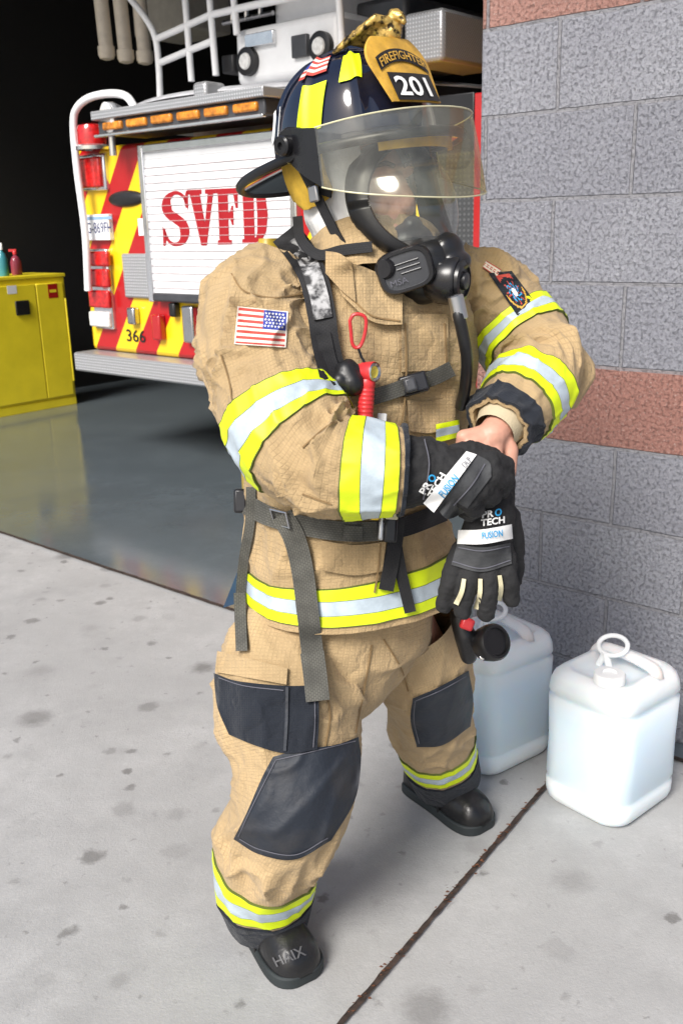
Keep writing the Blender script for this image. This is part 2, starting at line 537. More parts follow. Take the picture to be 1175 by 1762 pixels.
def cr(pts, t):
    n = len(pts)
    i = max(0, min(n - 2, int(math.floor(t))))
    f = t - i
    p1, p2 = pts[i], pts[i + 1]
    p0 = pts[i - 1] if i > 0 else p1 * 2 - p2
    p3 = pts[i + 2] if i + 2 < n else p2 * 2 - p1
    return .5 * ((p1 * 2) + (p2 - p0) * f + (p0 * 2 - p1 * 5 + p2 * 4 - p3) * f * f + (p1 * 3 - p0 - p2 * 3 + p3) * f ** 3)
def resample(pts, n):
    pts = [V(p) for p in pts]
    return [cr(pts, (len(pts) - 1) * i / (n - 1)) for i in range(n)]
# ------------------------------------------------------------------ garment lofts
class Loft:
    def __init__(s, keys, seed=0, amp=.008, fa=13, fc=1.7, ex=2.15, yaw=False, twist=2.0, calm=(), rk=1.0):
        s.k = keys; s.n = len(keys); s.rk = rk
        s.c = [V(k[0]) for k in keys]
        s.r = [V((k[1], k[2], k[3] if len(k) > 3 else 0)) for k in keys]
        s.w = [V((k[4] if len(k) > 4 else 1, 0, 0)) for k in keys]
        s.seed, s.amp, s.fa, s.fc, s.ex, s.yaw, s.twist, s.calm = seed, amp, fa, fc, ex, yaw, twist, calm
        s.acc = [0]
        for a, b in zip(s.c, s.c[1:]): s.acc.append(s.acc[-1] + (a - b).length)
    def fr(s, t):
        c = cr(s.c, t)
        T = (cr(s.c, min(s.n - 1, t + .05)) - cr(s.c, max(0, t - .05))).normalized()
        r = cr(s.r, t)
        if s.yaw:
            y = R(r.z)
            F = V((sin(y), -cos(y), 0))
        else:
            F = (CAM - c).normalized()
        B = (F - T * F.dot(T)).normalized()
        A = T.cross(B)
        i = max(0, min(s.n - 2, int(t)))
        arc = s.acc[i] + (s.acc[i + 1] - s.acc[i]) * (t - i)
        w = max(0, cr(s.w, t).x)
        f = 1
        for a, b in s.calm:
            d = max(a - t, t - b, 0)
            f = min(f, .34 + .66 * min(1, d / .35))
        return c, A, B, r, arc, w * f
    def pt(s, t, th, off=0.0, fr=None):
        c, A, B, r, arc, w = fr or s.fr(t)
        ca, sa = cos(th), sin(th)
        k = (abs(ca) ** s.ex + abs(sa) ** s.ex) ** (-1 / s.ex)
        p = c + (A * ca * r.x + B * sa * r.y) * k
        nn = (A * ca / r.x + B * sa / r.y).normalized()
        a2 = th + arc * s.twist
        q = V((cos(a2) * s.fc + s.seed * 3.1, sin(a2) * s.fc, arc * s.fa + s.seed))
        d = noise.noise(q) * .9
        r1 = max(0, 1 - 4.2 * abs(noise.noise(q * 1.2 + V((7, 3, 1)))))
        a3 = th - arc * s.twist * 1.6
        q3 = V((cos(a3) * s.fc * 1.2, sin(a3) * s.fc * 1.2 + s.seed * 1.7, arc * s.fa * 1.05))
        r2 = max(0, 1 - 4.6 * abs(noise.noise(q3)))
        d += s.rk * (1.05 * r1 * (.4 + .6 * r1) + .85 * r2 * (.4 + .6 * r2)) - .55
        q2 = V((cos(th) * s.fc * 1.8, sin(th) * s.fc * 1.8 + s.seed, arc * s.fa * .3))
        d += noise.noise(q2) * 1.2 + .15 * noise.noise(q * 2.6)
        return p + nn * (d * s.amp * w + off)
    def mesh(s, mb, t0=0, t1=None, nu=110, nv=96, mi=0, lip0=False, lip1=False):
        t1 = s.n - 1 if t1 is None else t1
        rows, uvs = [], []
        ths = [-pi / 2 + 2 * pi * j / nv for j in range(nv + 1)]
        for i in range(nu + 1):
            t = t0 + (t1 - t0) * i / nu
            f = s.fr(t)
            rows.append([s.pt(t, a, 0, f) for a in ths])
            uvs.append([(a * .11, f[4]) for a in ths])
        for lip, idx in ((lip0, 0), (lip1, -1)):
            if lip:
                c = sum(rows[idx], V()) / len(rows[idx])
                rw = [p.lerp(c, .15) for p in rows[idx]]
                up = (rows[1][0] - rows[0][0]) if idx == 0 else (rows[-2][0] - rows[-1][0])
                rw2 = [p + up.normalized() * .06 for p in rw]
                if idx == 0:
                    rows = [rw2, rw] + rows; uvs = [uvs[0], uvs[0]] + uvs
                else:
                    rows = rows + [rw, rw2]; uvs = uvs + [uvs[-1], uvs[-1]]
        mb.grid(rows, mi, uvs)
    def band(s, mb, t0, t1, off=.0045, nv=120, tilt=0, ph=0, plain=None, nsub=3):
        br = [0, .02, .30, .315, .685, .70, .98, 1] if plain is None else [0, 1]
        mt = [2, 0, 2, 1, 2, 0, 2] if plain is None else [plain]
        ths = [-pi / 2 + 2 * pi * j / nv for j in range(nv + 1)]
        ts, ms = [], []
        for a, b, m in zip(br, br[1:], mt):
            k = nsub if b - a > .05 else 1
            if plain is not None: k = 8
            for q in range(k):
                ts.append(a + (b - a) * q / k); ms.append(m)
        ts.append(1.0)
        rows, uvs = [], []
        def row(x, o):
            rw, uw = [], []
            for a in ths:
                t = t0 + (t1 - t0) * x + tilt * cos(a - ph)
                t = max(0, min(s.n - 1, t))
                f = s.fr(t)
                rw.append(s.pt(t, a, o, f)); uw.append((a * .11, f[4]))
            return rw, uw
        r0 = row(0, -.002); rows.append(r0[0]); uvs.append(r0[1])
        for x in ts:
            r1 = row(x, off); rows.append(r1[0]); uvs.append(r1[1])
        r0 = row(1, -.002); rows.append(r0[0]); uvs.append(r0[1])
        ms = [ms[0]] + ms + [ms[-1]]
        mb.grid(rows, lambda i, j: ms[i], uvs)
class Surf:
    def __init__(s, *mbs):
        v, f = [], []
        for m in mbs:
            o = len(v)
            v += m.v
            f += [[k + o for k in q] for q in m.f]
        s.b = BVHTree.FromPolygons([tuple(p) for p in v], f)
    def cast(s, px, py):
        d = ray(px, py).normalized()
        h = s.b.ray_cast(CAM, d)
        return h[3]
    def at(s, px, py, off=.004, Y=1.7):
        d = ray(px, py).normalized()
        k = s.cast(px, py)
        if k is None: k = (Y / d.y)
        return CAM + d * (k - off)
def drape(mb, rows, surf, off=.006, th=.004, mi=0, Y=None, sm=2, uvs=None):
    D = [[surf.cast(p[0], p[1]) if surf else None for p in r] for r in rows]
    dr = [[ray(p[0], p[1]).normalized() for p in r] for r in rows]
    nr, nc = len(rows), len(rows[0])
    for i in range(nr):
        for j in range(nc):
            if D[i][j] is None and Y is not None:
                D[i][j] = Y / dr[i][j].y
    for _ in range(60):
        miss = False
        E = [r[:] for r in D]
        for i in range(nr):
            for j in range(nc):
                if D[i][j] is None:
                    nb = [D[a][b] for a, b in ((i - 1, j), (i + 1, j), (i, j - 1), (i, j + 1)) if 0 <= a < nr and 0 <= b < nc and D[a][b] is not None]
                    if nb: E[i][j] = sum(nb) / len(nb)
                    else: miss = True
        D = E
        if not miss: break
    for _ in range(sm):
        E = [r[:] for r in D]
        for i in range(nr):
            for j in range(nc):
                nb = [D[a][b] for a, b in ((i - 1, j), (i + 1, j), (i, j - 1), (i, j + 1)) if 0 <= a < nr and 0 <= b < nc]
                E[i][j] = min(D[i][j] + .003, D[i][j] * .4 + .6 * sum(nb) / len(nb))
        D = E
    outer = [[CAM + dr[i][j] * (D[i][j] - off) for j in range(nc)] for i in range(nr)]
    inner = [[CAM + dr[i][j] * (D[i][j] - off + th) for j in range(nc)] for i in range(nr)]
    mb.sheet(outer, inner, mi, uvs or [[(p[0] / 960, p[1] / 960) for p in r] for r in rows])
    return mb
def strip(path, w, n=40, m=5):
    c = resample([V((p[0], p[1])) for p in path], n)
    rows = []
    uvs = []
    L = 0
    for i in range(n):
        a = c[max(0, i - 1)]; b = c[min(n - 1, i + 1)]
        t = (b - a).normalized()
        nn = V((-t.y, t.x))
        if i: L += (c[i] - c[i - 1]).length
        ww = w if not isinstance(w, (list, tuple)) else w[0] + (w[1] - w[0]) * i / (n - 1)
        rows.append([c[i] + nn * ww * (j / (m - 1) - .5) for j in range(m)])
        uvs.append([(L / 960, ww / 960 * j / (m - 1)) for j in range(m)])
    return rows, uvs
def dstrip(mb, path, w, surf, off=.006, th=.004, mi=0, n=40, m=5, Y=None, sm=3):
    rows, uvs = strip(path, w, n, m)
    return drape(mb, rows, surf, off, th, mi, Y, sm, uvs)
def seams(name, mat, par, surf, off, w, paths, th=.003):
    for pth in paths:
        mb = MB(); dstrip(mb, pth, w, surf, off, th, n=30, m=3); mb.build(name, mat, par)
def between(top, bot, nu=24, nv=14):
    a = resample([V(p) for p in top], nu); b = resample([V(p) for p in bot], nu)
    return [[a[j].lerp(b[j], i / (nv - 1)) for j in range(nu)] for i in range(nv)]
def panelpx(polys, nu=40, nv=32):
    rs = [resample([V(p) for p in q], nu) for q in polys]
    return [[cr([r[j] for r in rs], (len(rs) - 1) * i / (nv - 1)) for j in range(nu)] for i in range(nv)]
def dtext(mb, s, quad, surf, off=.008, mi=0, bold=.02, Y=1.6):
    def fn(u, v):
        p = bil(quad, u, v)
        return surf.at(p.x, p.y, off, Y)
    put_text(mb, s, fn, mi, bold)
# ================================================================== SETTING
gm = MB(); gm.grid([[V((-150, -150, 0)), V((150, -150, 0))], [V((-150, 150, 0)), V((150, 150, 0))]])
m_conc = concrete('worn_concrete', (.44, .44, .435))
o = gm.build('ground', m_conc); tag(o, 'stained grey concrete apron in front of the fire station', 'ground', kind='structure')
thr = G(380, 1045)
n_thr = (BI @ thr).y
def bl(u, n, z): return BM @ V((u, n, z))
fm = MB(); fm.grid([[bl(-6.2, n_thr, .004), bl(3.5, n_thr, .004)], [bl(-6.2, 12, .004), bl(3.5, 12, .004)]])
m_floor = concrete('sealed_bay_floor', (.125, .150, .165), stain=False, rough=.12, coarse=.08)
o = fm.build('floor', m_floor); tag(o, 'dark sealed concrete floor inside the fire truck bay', 'floor', kind='structure')
m_joint = M('joint_filler', (.040, .026, .020), .95, var=.7, vs=60, bump=.8, bs=90)
def joint(a, b, w, lab):
    d = (b - a).normalized(); n = V((-d.y, d.x, 0)) * w / 2
    mb = MB(); k = 300; rows = []
    for i in range(k + 1):
        p = a.lerp(b, i / k)
        j1 = 1 + .45 * noise.noise(p * 45); j2 = 1 + .45 * noise.noise(p * 45 + V((5, 5, 5)))
        rows.append([p + n * j1 + V((0, 0, .008)), p - n * j2 + V((0, 0, .008))])
    mb.grid(rows)
    tag(mb.build('pavement_joint', m_joint), lab, 'joint', kind='structure')
j1a = BM @ V((-8, n_thr, 0)); j1b = BM @ V((4, n_thr, 0))
joint(j1a, j1b, .018, 'dark joint along the threshold of the bay')
ja = G(590, 1762); jb = G(935, 1360)
dj = (jb - ja).normalized()
joint(ja - dj * 3, jb + dj * .42, .0125, 'dark joint between concrete slabs running to the block wall')
cm = MB()
for i in range(90):
    p = ja + dj * (rnd.random() ** 1.5 * 1.2 - .1) + V((rnd.gauss(0, .006), rnd.gauss(0, .006), .012))
    s_ = .0025 + rnd.random() * .004
    a_ = rnd.random() * 6.28
    cm.add([p + V((cos(a_ + q) * s_, sin(a_ + q) * s_ * .5, rnd.random() * .003)) for q in (0, 1.57, 3.14, 4.71)], [(0, 1, 2, 3)])
o = cm.build('leaf_debris', M('dry_leaf', (.12, .045, .02), .9, var=.5), smooth=0); tag(o, 'reddish leaf crumbs caught in the slab joint', 'debris', kind='stuff')
# --- fire station building
st = empty('fire_station', BM, 'fire station of grey and red split-face blocks with an open truck bay', 'building')
u1 = (BI @ PL(1092, 250, O, bn)).x
m_wall = blockwall('split_face_block', u1)
w = MB(); w.box(0, 4.6, 0, 3.2, 0, 4.6); w.build('wall', m_wall, st, world=False, bevel=.012)
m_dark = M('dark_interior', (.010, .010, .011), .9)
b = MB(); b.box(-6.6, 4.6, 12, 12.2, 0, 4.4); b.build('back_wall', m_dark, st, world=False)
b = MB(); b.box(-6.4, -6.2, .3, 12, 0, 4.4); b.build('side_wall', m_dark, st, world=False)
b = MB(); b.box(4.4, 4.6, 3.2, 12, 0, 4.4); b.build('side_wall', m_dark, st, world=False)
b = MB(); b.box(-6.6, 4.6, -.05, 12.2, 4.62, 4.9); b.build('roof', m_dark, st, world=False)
b = MB(); b.box(-6.6, -.003, 0, .3, 3.7, 4.6); b.build('header', m_wall, st, world=False)
b = MB(); b.box(-11, -6.2, 0, .3, 0, 4.6); b.build('wall', m_wall, st, world=False, bevel=.012)
m_duct = M('grey_duct_paint', (.50, .48, .44), .6, var=.1)
q0 = BI @ P(226, 5, 8.5); q1 = BI @ P(362, 62, 8.5)
b = MB(); b.box(q0.x, q1.x + .15, q0.y, q0.y + .5, q1.z, q1.z + .7); b.build('duct', m_duct, st, world=False, bevel=.02)
m_pipe = M('cream_pipe_paint', (.78, .70, .58), .45, var=.12)
for i, (px, py, lab) in enumerate(((184, 92, 'cream pipe hanging in the dark bay, leftmost of the three'), (217, 98, 'cream pipe hanging in the dark bay, middle of the three'), (250, 100, 'cream pipe hanging in the dark bay, rightmost of the three'))):
    e = P(px, py, 7.6)
    rt = empty('hanging_pipe', Matrix.Translation(e), lab, 'pipe', 'pipes hanging in the bay')
    mb = MB(); mb.tube([e + V((0, 0, 0)), e + V((0, 0, .06)), e + V((-.01, 0, .4)), e + V((-.03, 0, 4.62 - e.z))], [.05, .052, .052, .052], 16)
    mb.build('pipe_run', m_pipe, rt)
    mb = MB(); mb.lathe(e, (0, 0, -1), [(.045, -.05), (.062, -.045), (.062, .01), (.05, .035), (.02, .045), (0, .045)], 16); mb.build('end_cap', m_pipe, rt)
# ================================================================== FIRE TRUCK
tl = G(162, 628, .58); tl.z = 0
TM = frame(tl); TI = TM.inverted()
def T(px, py, y=0.0):
    return TI @ PL(px, py, TM @ V((0, y, 0)), bn)
truck = empty('fire_truck', TM, 'red and yellow chevroned ladder fire truck backed into the bay', 'fire truck')
Wt = T(850, 400).x
xc = T(520, 400).x + .28
zt = T(140, 256).z; zb = .70
m_chev = chevron('chevron_tape', xc)
m_red2 = M('truck_red_paint', (.42, .012, .014), .25, var=.08, coat=.5)
m_wht = M('truck_white_paint', (.86, .87, .88), .35, var=.04)
m_chr = M('chrome', (.74, .75, .77), .16, metal=.85, var=.1)
m_dia = diamond('diamond_plate')
m_diad = diamond('dark_diamond_plate', (.16, .165, .17), .045)
m_amb = M('amber_lens', (.62, .22, .02), .25, var=.5, vs=26, coat=.5)
m_rlens = M('red_lens', (.50, .012, .012), .18, var=.35, vs=40, coat=.6)
m_clens = M('clear_lens', (.68, .68, .66), .2, var=.2, vs=40)
m_svred = M('red_vinyl', (.36, .006, .012), .45, var=.05)
m_black = M('black_vinyl', (.012, .012, .013), .4)
def tb(name, mats, *boxes, bevel=.006, parent=None):
    mb = MB()
    for bx in boxes: mb.box(*bx)
    return mb.build(name, mats, parent or truck, world=False, bevel=bevel)
tb('body', m_chev, (0, Wt, .0, 7.0, zb - .02, zt), bevel=.03)
tb('tailboard', m_dia, (-.01, Wt + .03, -.14, .3, .56, zb - .022), bevel=.012)
for wx in (.25, Wt - .25):
    mb = MB(); mb.lathe((wx - .15, 2.2, .52), (1, 0, 0), [(.01, 0), (.3, 0), (.5, .03), (.52, .08), (.52, .24), (.5, .3), (.01, .3)], 28); mb.build('wheel', m_rub, truck, world=False)
tb('chassis', m_black, (.5, Wt - .5, .6, 6.5, .45, zb - .03))
sx0 = T(262, 380).x; sx1 = T(507, 380).x; sz0 = T(390, 512).z; sz1 = T(390, 250).z
mb = MB(); rows = []
z = sz0
while z < sz1:
    for dz, y in ((.001, -.0135), (.004, -.016), (.037, -.016), (.0405, -.0135)):
        rows.append([V((sx0, y, z + dz)), V((sx1, y, z + dz))])
    z += .0415
mb.grid(rows); shutter = mb.build('roller_shutter', m_wht, truck, world=False, smooth=0)
fw = .045
tb('shutter_frame', m_chr, (sx0 - fw, sx0, -.035, .01, sz0 - .04, sz1 + fw), (sx1, sx1 + fw, -.035, .01, sz0 - .04, sz1 + fw), (sx0 + .001, sx1 - .001, -.034, .01, sz1 + .001, sz1 + fw - .001), parent=shutter)
tb('shutter_handle', m_dgrey, (sx0 + .02, sx1 - .02, -.06, -.02, sz0 - .035, sz0 + .015), parent=shutter, bevel=.012)
def slabS():
    c = [(.88, .68), (.82, .86), (.64, .945), (.44, .945), (.26, .86), (.21, .72), (.30, .59), (.52, .50), (.74, .40), (.81, .26), (.73, .12), (.56, .055), (.36, .06), (.20, .15), (.10, .34)]
    wd = [.04, .12, .15, .18, .32, .42, .42, .42, .42, .42, .32, .18, .15, .12, .04]
    cs = [V((p[0], p[1])) for p in c]
    n = 60; left = []; right = []
    for i in range(n):
        t = (len(cs) - 1) * i / (n - 1)
        p = cr(cs, t); d = (cr(cs, min(len(cs) - 1, t + .02)) - cr(cs, max(0, t - .02)))
        d = V((d.x, d.y)).normalized(); nn = V((-d.y * .8, d.x * .42))
        ww = cr([V((x, 0)) for x in wd], t).x
        left.append(p + nn * ww * .5); right.append(p - nn * ww * .5)
    return left, right
LV = [(-.04, 1), (.50, 1), (.50, .92), (.43, .92), (.59, .40), (.72, .92), (.62, .92), (.62, 1), (1.02, 1), (1.02, .92), (.93, .92), (.64, 0), (.42, 0), (.05, .92), (-.04, .92)]
LF = [(0, 0), (0, .08), (.08, .08), (.08, .92), (0, .92), (0, 1), (.97, 1), (.97, .64), (.86, .64), (.76, .90), (.53, .90), (.53, .57), (.60, .58), (.68, .69), (.76, .69), (.76, .34), (.68, .34), (.60, .45), (.53, .45), (.53, .08), (.66, .08), (.66, 0)]
LD = [(0, 0), (0, .08), (.08, .08), (.08, .92), (0, .92), (0, 1), (.5, 1), (.77, .95), (.95, .8), (1.02, .5), (.95, .2), (.77, .05), (.5, 0)]
LDh = [(.50, .09), (.55, .11), (.59, .2), (.61, .5), (.59, .8), (.55, .89), (.50, .91)]
def lettermap(q):
    def f(u, v):
        p = bil(q, u, v)
        r = T(p.x, p.y, -.019); return V((r.x, -.019, r.z))
    return f
for nm, q in (('S', [(275, 329), (326, 326), (328, 425), (279, 425)]), ('V', [(324, 327), (370, 325), (372, 422), (328, 423)]), ('F', [(371, 325), (410, 323), (412, 420), (375, 421)]), ('D', [(413, 323), (459, 321), (461, 417), (417, 419)])):
    f = lettermap(q); mb = MB()
    if nm == 'S':
        l, r_ = slabS()
        mb.grid([[f(a.x, a.y), f(b_.x, b_.y)] for a, b_ in zip(l, r_)])
        mb.add([f(.95, .62), f(.95, .98), f(.88, .98), f(.82, .83)], [(0, 1, 2, 3)])
        mb.add([f(.05, .38), f(.05, .02), f(.12, .02), f(.20, .18)], [(0, 1, 2, 3)])
    else:
        loops = [{'V': LV, 'F': LF, 'D': LD}[nm]] + ([LDh] if nm == 'D' else [])
        tri = tessellate_polygon([[V((x, y, 0)) for x, y in lp] for lp in loops])
        fl = [p for lp in loops for p in lp]
        mb.add([f(*p) for p in fl], [list(t_) for t_ in tri])
    mb.build('letter', m_svred, shutter, world=False, smooth=0, weld=False)
mb = MB(); z = sz0
while z < sz1 - .04:
    mb.box(sx0 + .002, sx1 - .002, -.0215, -.008, z - .0008, z + .0014); z += .0415
mb.build('slat_lip', M('shutter_gap', (.62, .54, .55), .5), shutter, world=False, smooth=0)
x0 = T(203, 215).x; x1 = T(490, 180).x; za = T(203, 236).z; zc = T(203, 211).z
bar = tb('light_bar', m_dgrey, (x0, x1, -.14, .2, za, zc), bevel=.01)
tb('bar_top', m_dia, (x0 - .02, x1 + .02, -.17, .24, zc + .002, zc + .05), parent=bar)
tb('bar_rim', m_chr, (x0 - .01, x1 + .01, -.168, -.142, za - .012, za + .004), parent=bar, bevel=.004)
nseg = 6
for i in range(nseg):
    pw = (x1 - x0 - .06) / nseg
    a = x0 + .04 + pw * i
    tb('amber_lamp', m_amb, (a + .022, a + pw - .022, -.160, -.13, za + .022, zc - .014), parent=bar, bevel=.010)
pts = [(152, 500), (147, 400), (133, 290), (127, 215), (133, 186), (155, 168), (190, 161), (218, 166), (234, 188)]
mb = MB(); mb.tube([T(*p, -.10) for p in resample(pts, 40)], .022, 12); mb.build('handrail', m_wht, truck, world=False)
c = T(160, 252, -.05)
mb = MB(); mb.lathe(c, (0, 0, 1), [(.10, -.02), (.10, .0), (.085, .01), (.085, .09), (.075, .115), (.04, .125), (0, .127)], 24, mi=[1, 1, 0, 0, 0, 0]); mb.build('beacon', [m_rlens, m_chr], truck, world=False)
c = T(190, 203, -.12)
mb = MB(); mb.lathe(c, (-.2, -1, -.1), [(0, -.10), (.05, -.09), (.085, -.02), (.085, .02), (.07, .03), (0, .022)], 24, mi=[0, 0, 0, 1, 1]); mb.build('spotlight', [m_chr, m_clens], truck, world=False)
mb = MB(); mb.tube([c + V((0, 0, -.08)), c + V((0, 0, -.2))], .02); mb.build('spotlight_bracket', m_chr, truck, world=False)
def rb(name, mats, tlp, brp, y0, y1, bevel=.012, parent=None):
    a = T(*tlp); d = T(*brp)
    return tb(name, mats, (a.x, d.x, y0, y1, d.z, a.z), bevel=bevel, parent=parent)
l1 = rb('tail_lamp', m_chr, (142, 268), (190, 327), -.03, .01); rb('lens', m_rlens, (146, 273), (186, 322), -.055, -.02, parent=l1)
l2 = rb('tail_lamp_cluster', m_chr, (158, 428), (202, 567), -.03, .01)
for k, (a, d, mm) in enumerate((((161, 432), (198, 458), m_rlens), ((162, 462), (199, 494), m_rlens), ((163, 498), (200, 530), m_rlens), ((164, 534), (201, 563), m_clens))):
    rb('lens', mm, a, d, -.055, -.02, parent=l2)
pl = rb('licence_plate', m_wht, (146, 370), (198, 413), -.035, .0, bevel=.004)
a = T(146, 370, -.035); d = T(198, 413, -.035)
mb = MB(); put_text(mb, 'G-869FH', lambda u, v: V((a.x + (d.x - a.x) * (.05 + .88 * u), -.0375, d.z + (a.z - d.z) * (.28 + .42 * v))), 0, .0)
mb.build('plate_number', M('plate_ink', (.05, .06, .16), .5), pl, world=False, smooth=0, weld=False)
mb = MB(); mb.box(a.x + .01, d.x - .01, -.0372, -.0345, a.z - .03, a.z - .012); mb.build('plate_stripe', M('plate_blue', (.25, .4, .6), .5), pl, world=False, smooth=0)
c = T(218, 342)
mb = MB(); mb.ell(c, (V((.17, 0, 0)), V((0, .03, 0)), V((0, 0, .047))), 28, 10); em = mb.build('maker_badge', m_black, truck, world=False)
h = rb('hatch', m_dia, (214, 436), (269, 514), -.025, .0)
rb('sticker', m_wht, (238, 376), (262, 405), -.004, .0, bevel=0)
a = T(218, 566); d = T(252, 590)
mb = MB(); put_text(mb, '366', lambda u, v: V((a.x + (d.x - a.x) * u, -.004, d.z + (a.z - d.z) * v)), 0, .01); mb.build('unit_number', m_black, truck, world=False, smooth=0, weld=False)
for (p, q_, mm) in (((228, 528), (243, 558), m_steel), ((270, 540), (288, 585), m_red2), ((322, 525), (345, 590), m_steel), ((300, 520), (312, 545), m_black)):
    k = rb('tow_fitting', mm, p, q_, -.05, .0)
ct = T(560, 150, 1.35)
zt1 = T(545, 118, .1).z; zt0 = T(545, 152, .1).z
tt = MB(); tt.lathe((ct.x, 1.4, zt0), (0, 0, 1), [(0, -.25), (.9, -.25), (.9, 0), (1.27, 0), (1.3, .02), (1.3, zt1 - zt0 - .02), (1.26, zt1 - zt0), (0, zt1 - zt0)], 72)
ttb = tt.build('turntable', M('turntable_grey', (.60, .61, .64), .4, var=.15), truck, world=False)
mb = MB(); mb.lathe((ct.x, 1.4, zt0 + .005), (0, 0, 1), [(1.303, .0), (1.307, .003), (1.307, max(.05, zt1 - zt0 - .045)), (1.303, max(.055, zt1 - zt0 - .04))], 72); mb.build('rubber_trim', m_black, ttb, world=False)
def tbx(name, mm, pa, pb, y, dep, bevel=.02, parent=ttb):
    a = T(*pa, y); d = T(*pb, y)
    return tb(name, mm, (min(a.x, d.x), max(a.x, d.x), y, y + dep, min(a.z, d.z), max(a.z, d.z)), bevel=bevel, parent=parent)
tbx('ladder_base', m_wht, (402, 52), (585, 122), .5, .8, .04)
tbx('ladder_base', m_wht, (470, 0), (585, 50), .75, 1.2, .03)
tbx('ladder_base', m_dgrey, (585, 10), (700, 60), .9, 1.0, .03)
tbx('base_plate', m_chr, (420, 60), (470, 74), .47, .03, .004)
tbx('base_plate', m_dgrey, (500, 62), (528, 96), .47, .03, .006)
tbx('hose_tray', m_black, (380, 96), (402, 124), .5, .3, .01)
for px, py in ((426, 106), (552, 80)):
    c = T(px, py, .48); mb = MB(); mb.lathe(c, (0, -1, 0), [(.075, -.02), (.075, .015), (.06, .02), (0, .018)], 24); mb.build('work_lamp', m_rub, ttb, world=False)
    mb = MB(); mb.lathe(c + V((0, -.02, 0)), (0, -1, 0), [(.045, 0), (.04, .008), (0, .010)], 20); mb.build('lamp_glass', m_clens, ttb, world=False)
tbx('step_box', m_dia, (694, 24), (762, 104), .35, .5)
tbx('step_box', m_dia, (330, 142), (356, 176), .05, .15)
tbx('control_box', m_dgrey, (590, 60), (690, 112), .5, .5)
def lin(p, n=12):
    out = []
    for a_, b_ in zip(p, p[1:]):
        for i in range(n): out.append(V(a_).lerp(V(b_), i / n))
    out.append(V(p[-1])); return out
rails = [resample([(276, 172), (274, 120), (268, 66), (250, 30), (222, -5)], 20), lin([(330, 140), (316, -40)]), lin([(372, 130), (358, -40)]), lin([(272, 66), (322, 44), (362, 26)]), lin([(362, 26), (440, 8), (520, -8)]), lin([(276, 108), (328, 86), (368, 70)]),
         lin([(590, 100), (582, -30)]), lin([(408, 60), (400, -30)])]
for rp in rails:
    mb = MB(); mb.tube([T(p[0], p[1], .45) for p in rp], .020, 10); mb.build('rail', m_wht, ttb, world=False)
for a_, d_ in (((384, 40), (470, 22)), ((384, 22), (470, 4)), ((400, 40), (400, 18)), ((424, 34), (424, 12)), ((448, 28), (448, 6))):
    mb = MB(); mb.tube([T(a_[0], a_[1], .7), T(d_[0], d_[1], .7)], .014, 8); mb.build('ladder_rung', m_steel, ttb, world=False)
tbx('side_panel', m_red2, (816, 160), (850, 560), -.03, .03, .005, truck)
tbx('equipment_panel', m_black, (730, 168), (814, 262), -.03, .03, .005, truck)
tbx('tread_panel', m_diad, (742, 264), (814, 470), -.03, .03, .005, truck)
# ================================================================== YELLOW CABINET
cf = BI @ G(133, 695)
cabz = (P(108, 470, (BM @ cf).y)).z
CM = BM @ Matrix.Translation(V((cf.x, cf.y, 0)))
cab = empty('safety_cabinet', CM, 'yellow steel safety cabinet standing in the bay beside the truck', 'cabinet')
m_cy = M('yellow_enamel', (.92, .75, .03), .35, var=.08, vs=5, bump=.05, bs=60)
cl = 1.12
def cb_(name, mm, x0, x1, y0, y1, z0, z1, bevel=.006, parent=cab):
    mb = MB(); mb.box(x0, x1, y0, y1, z0, z1); return mb.build(name, mm, parent, world=False, bevel=bevel)
def cpx(px, py):
    p = PL(px, py, CM @ V((.022, 0, 0)), bu)
    return CM.inverted() @ p
cb_('body', m_cy, -.46, 0, -cl, 0, .0, cabz - .03)
cb_('top', m_cy, -.47, .012, -cl - .01, .01, cabz - .028, cabz)
ysp = cpx(74, 600).y
d1 = cb_('door', m_cy, .001, .022, ysp + .003, -.03, .09, cabz - .07)
d2 = cb_('door', m_cy, .001, .022, -cl + .03, ysp - .003, .09, cabz - .07)
cb_('plinth', m_cy, .0005, .012, -cl + .005, -.005, 0, .07)
a = cpx(25, 518); d = cpx(52, 541)
cb_('handle', m_black, .023, .04, a.y, d.y, d.z, a.z, parent=d2, bevel=.01)
a = cpx(82, 489); d = cpx(101, 512)
cb_('warning_label', m_red2, .0222, .0235, a.y, d.y, d.z, a.z, parent=d1, bevel=0)
cb_('warning_text', m_cy, .0236, .0245, a.y + (d.y - a.y) * .15, a.y + (d.y - a.y) * .85, d.z + (a.z - d.z) * .4, d.z + (a.z - d.z) * .6, parent=d1, bevel=0)
a = cpx(12, 492); d = cpx(30, 505)
cb_('warning_label', m_wht, .0222, .0235, a.y, d.y, d.z, a.z, parent=d2, bevel=0)
cb_('hinge', m_cy, .004, .026, -.028, -.012, .2, cabz - .2, parent=d1)
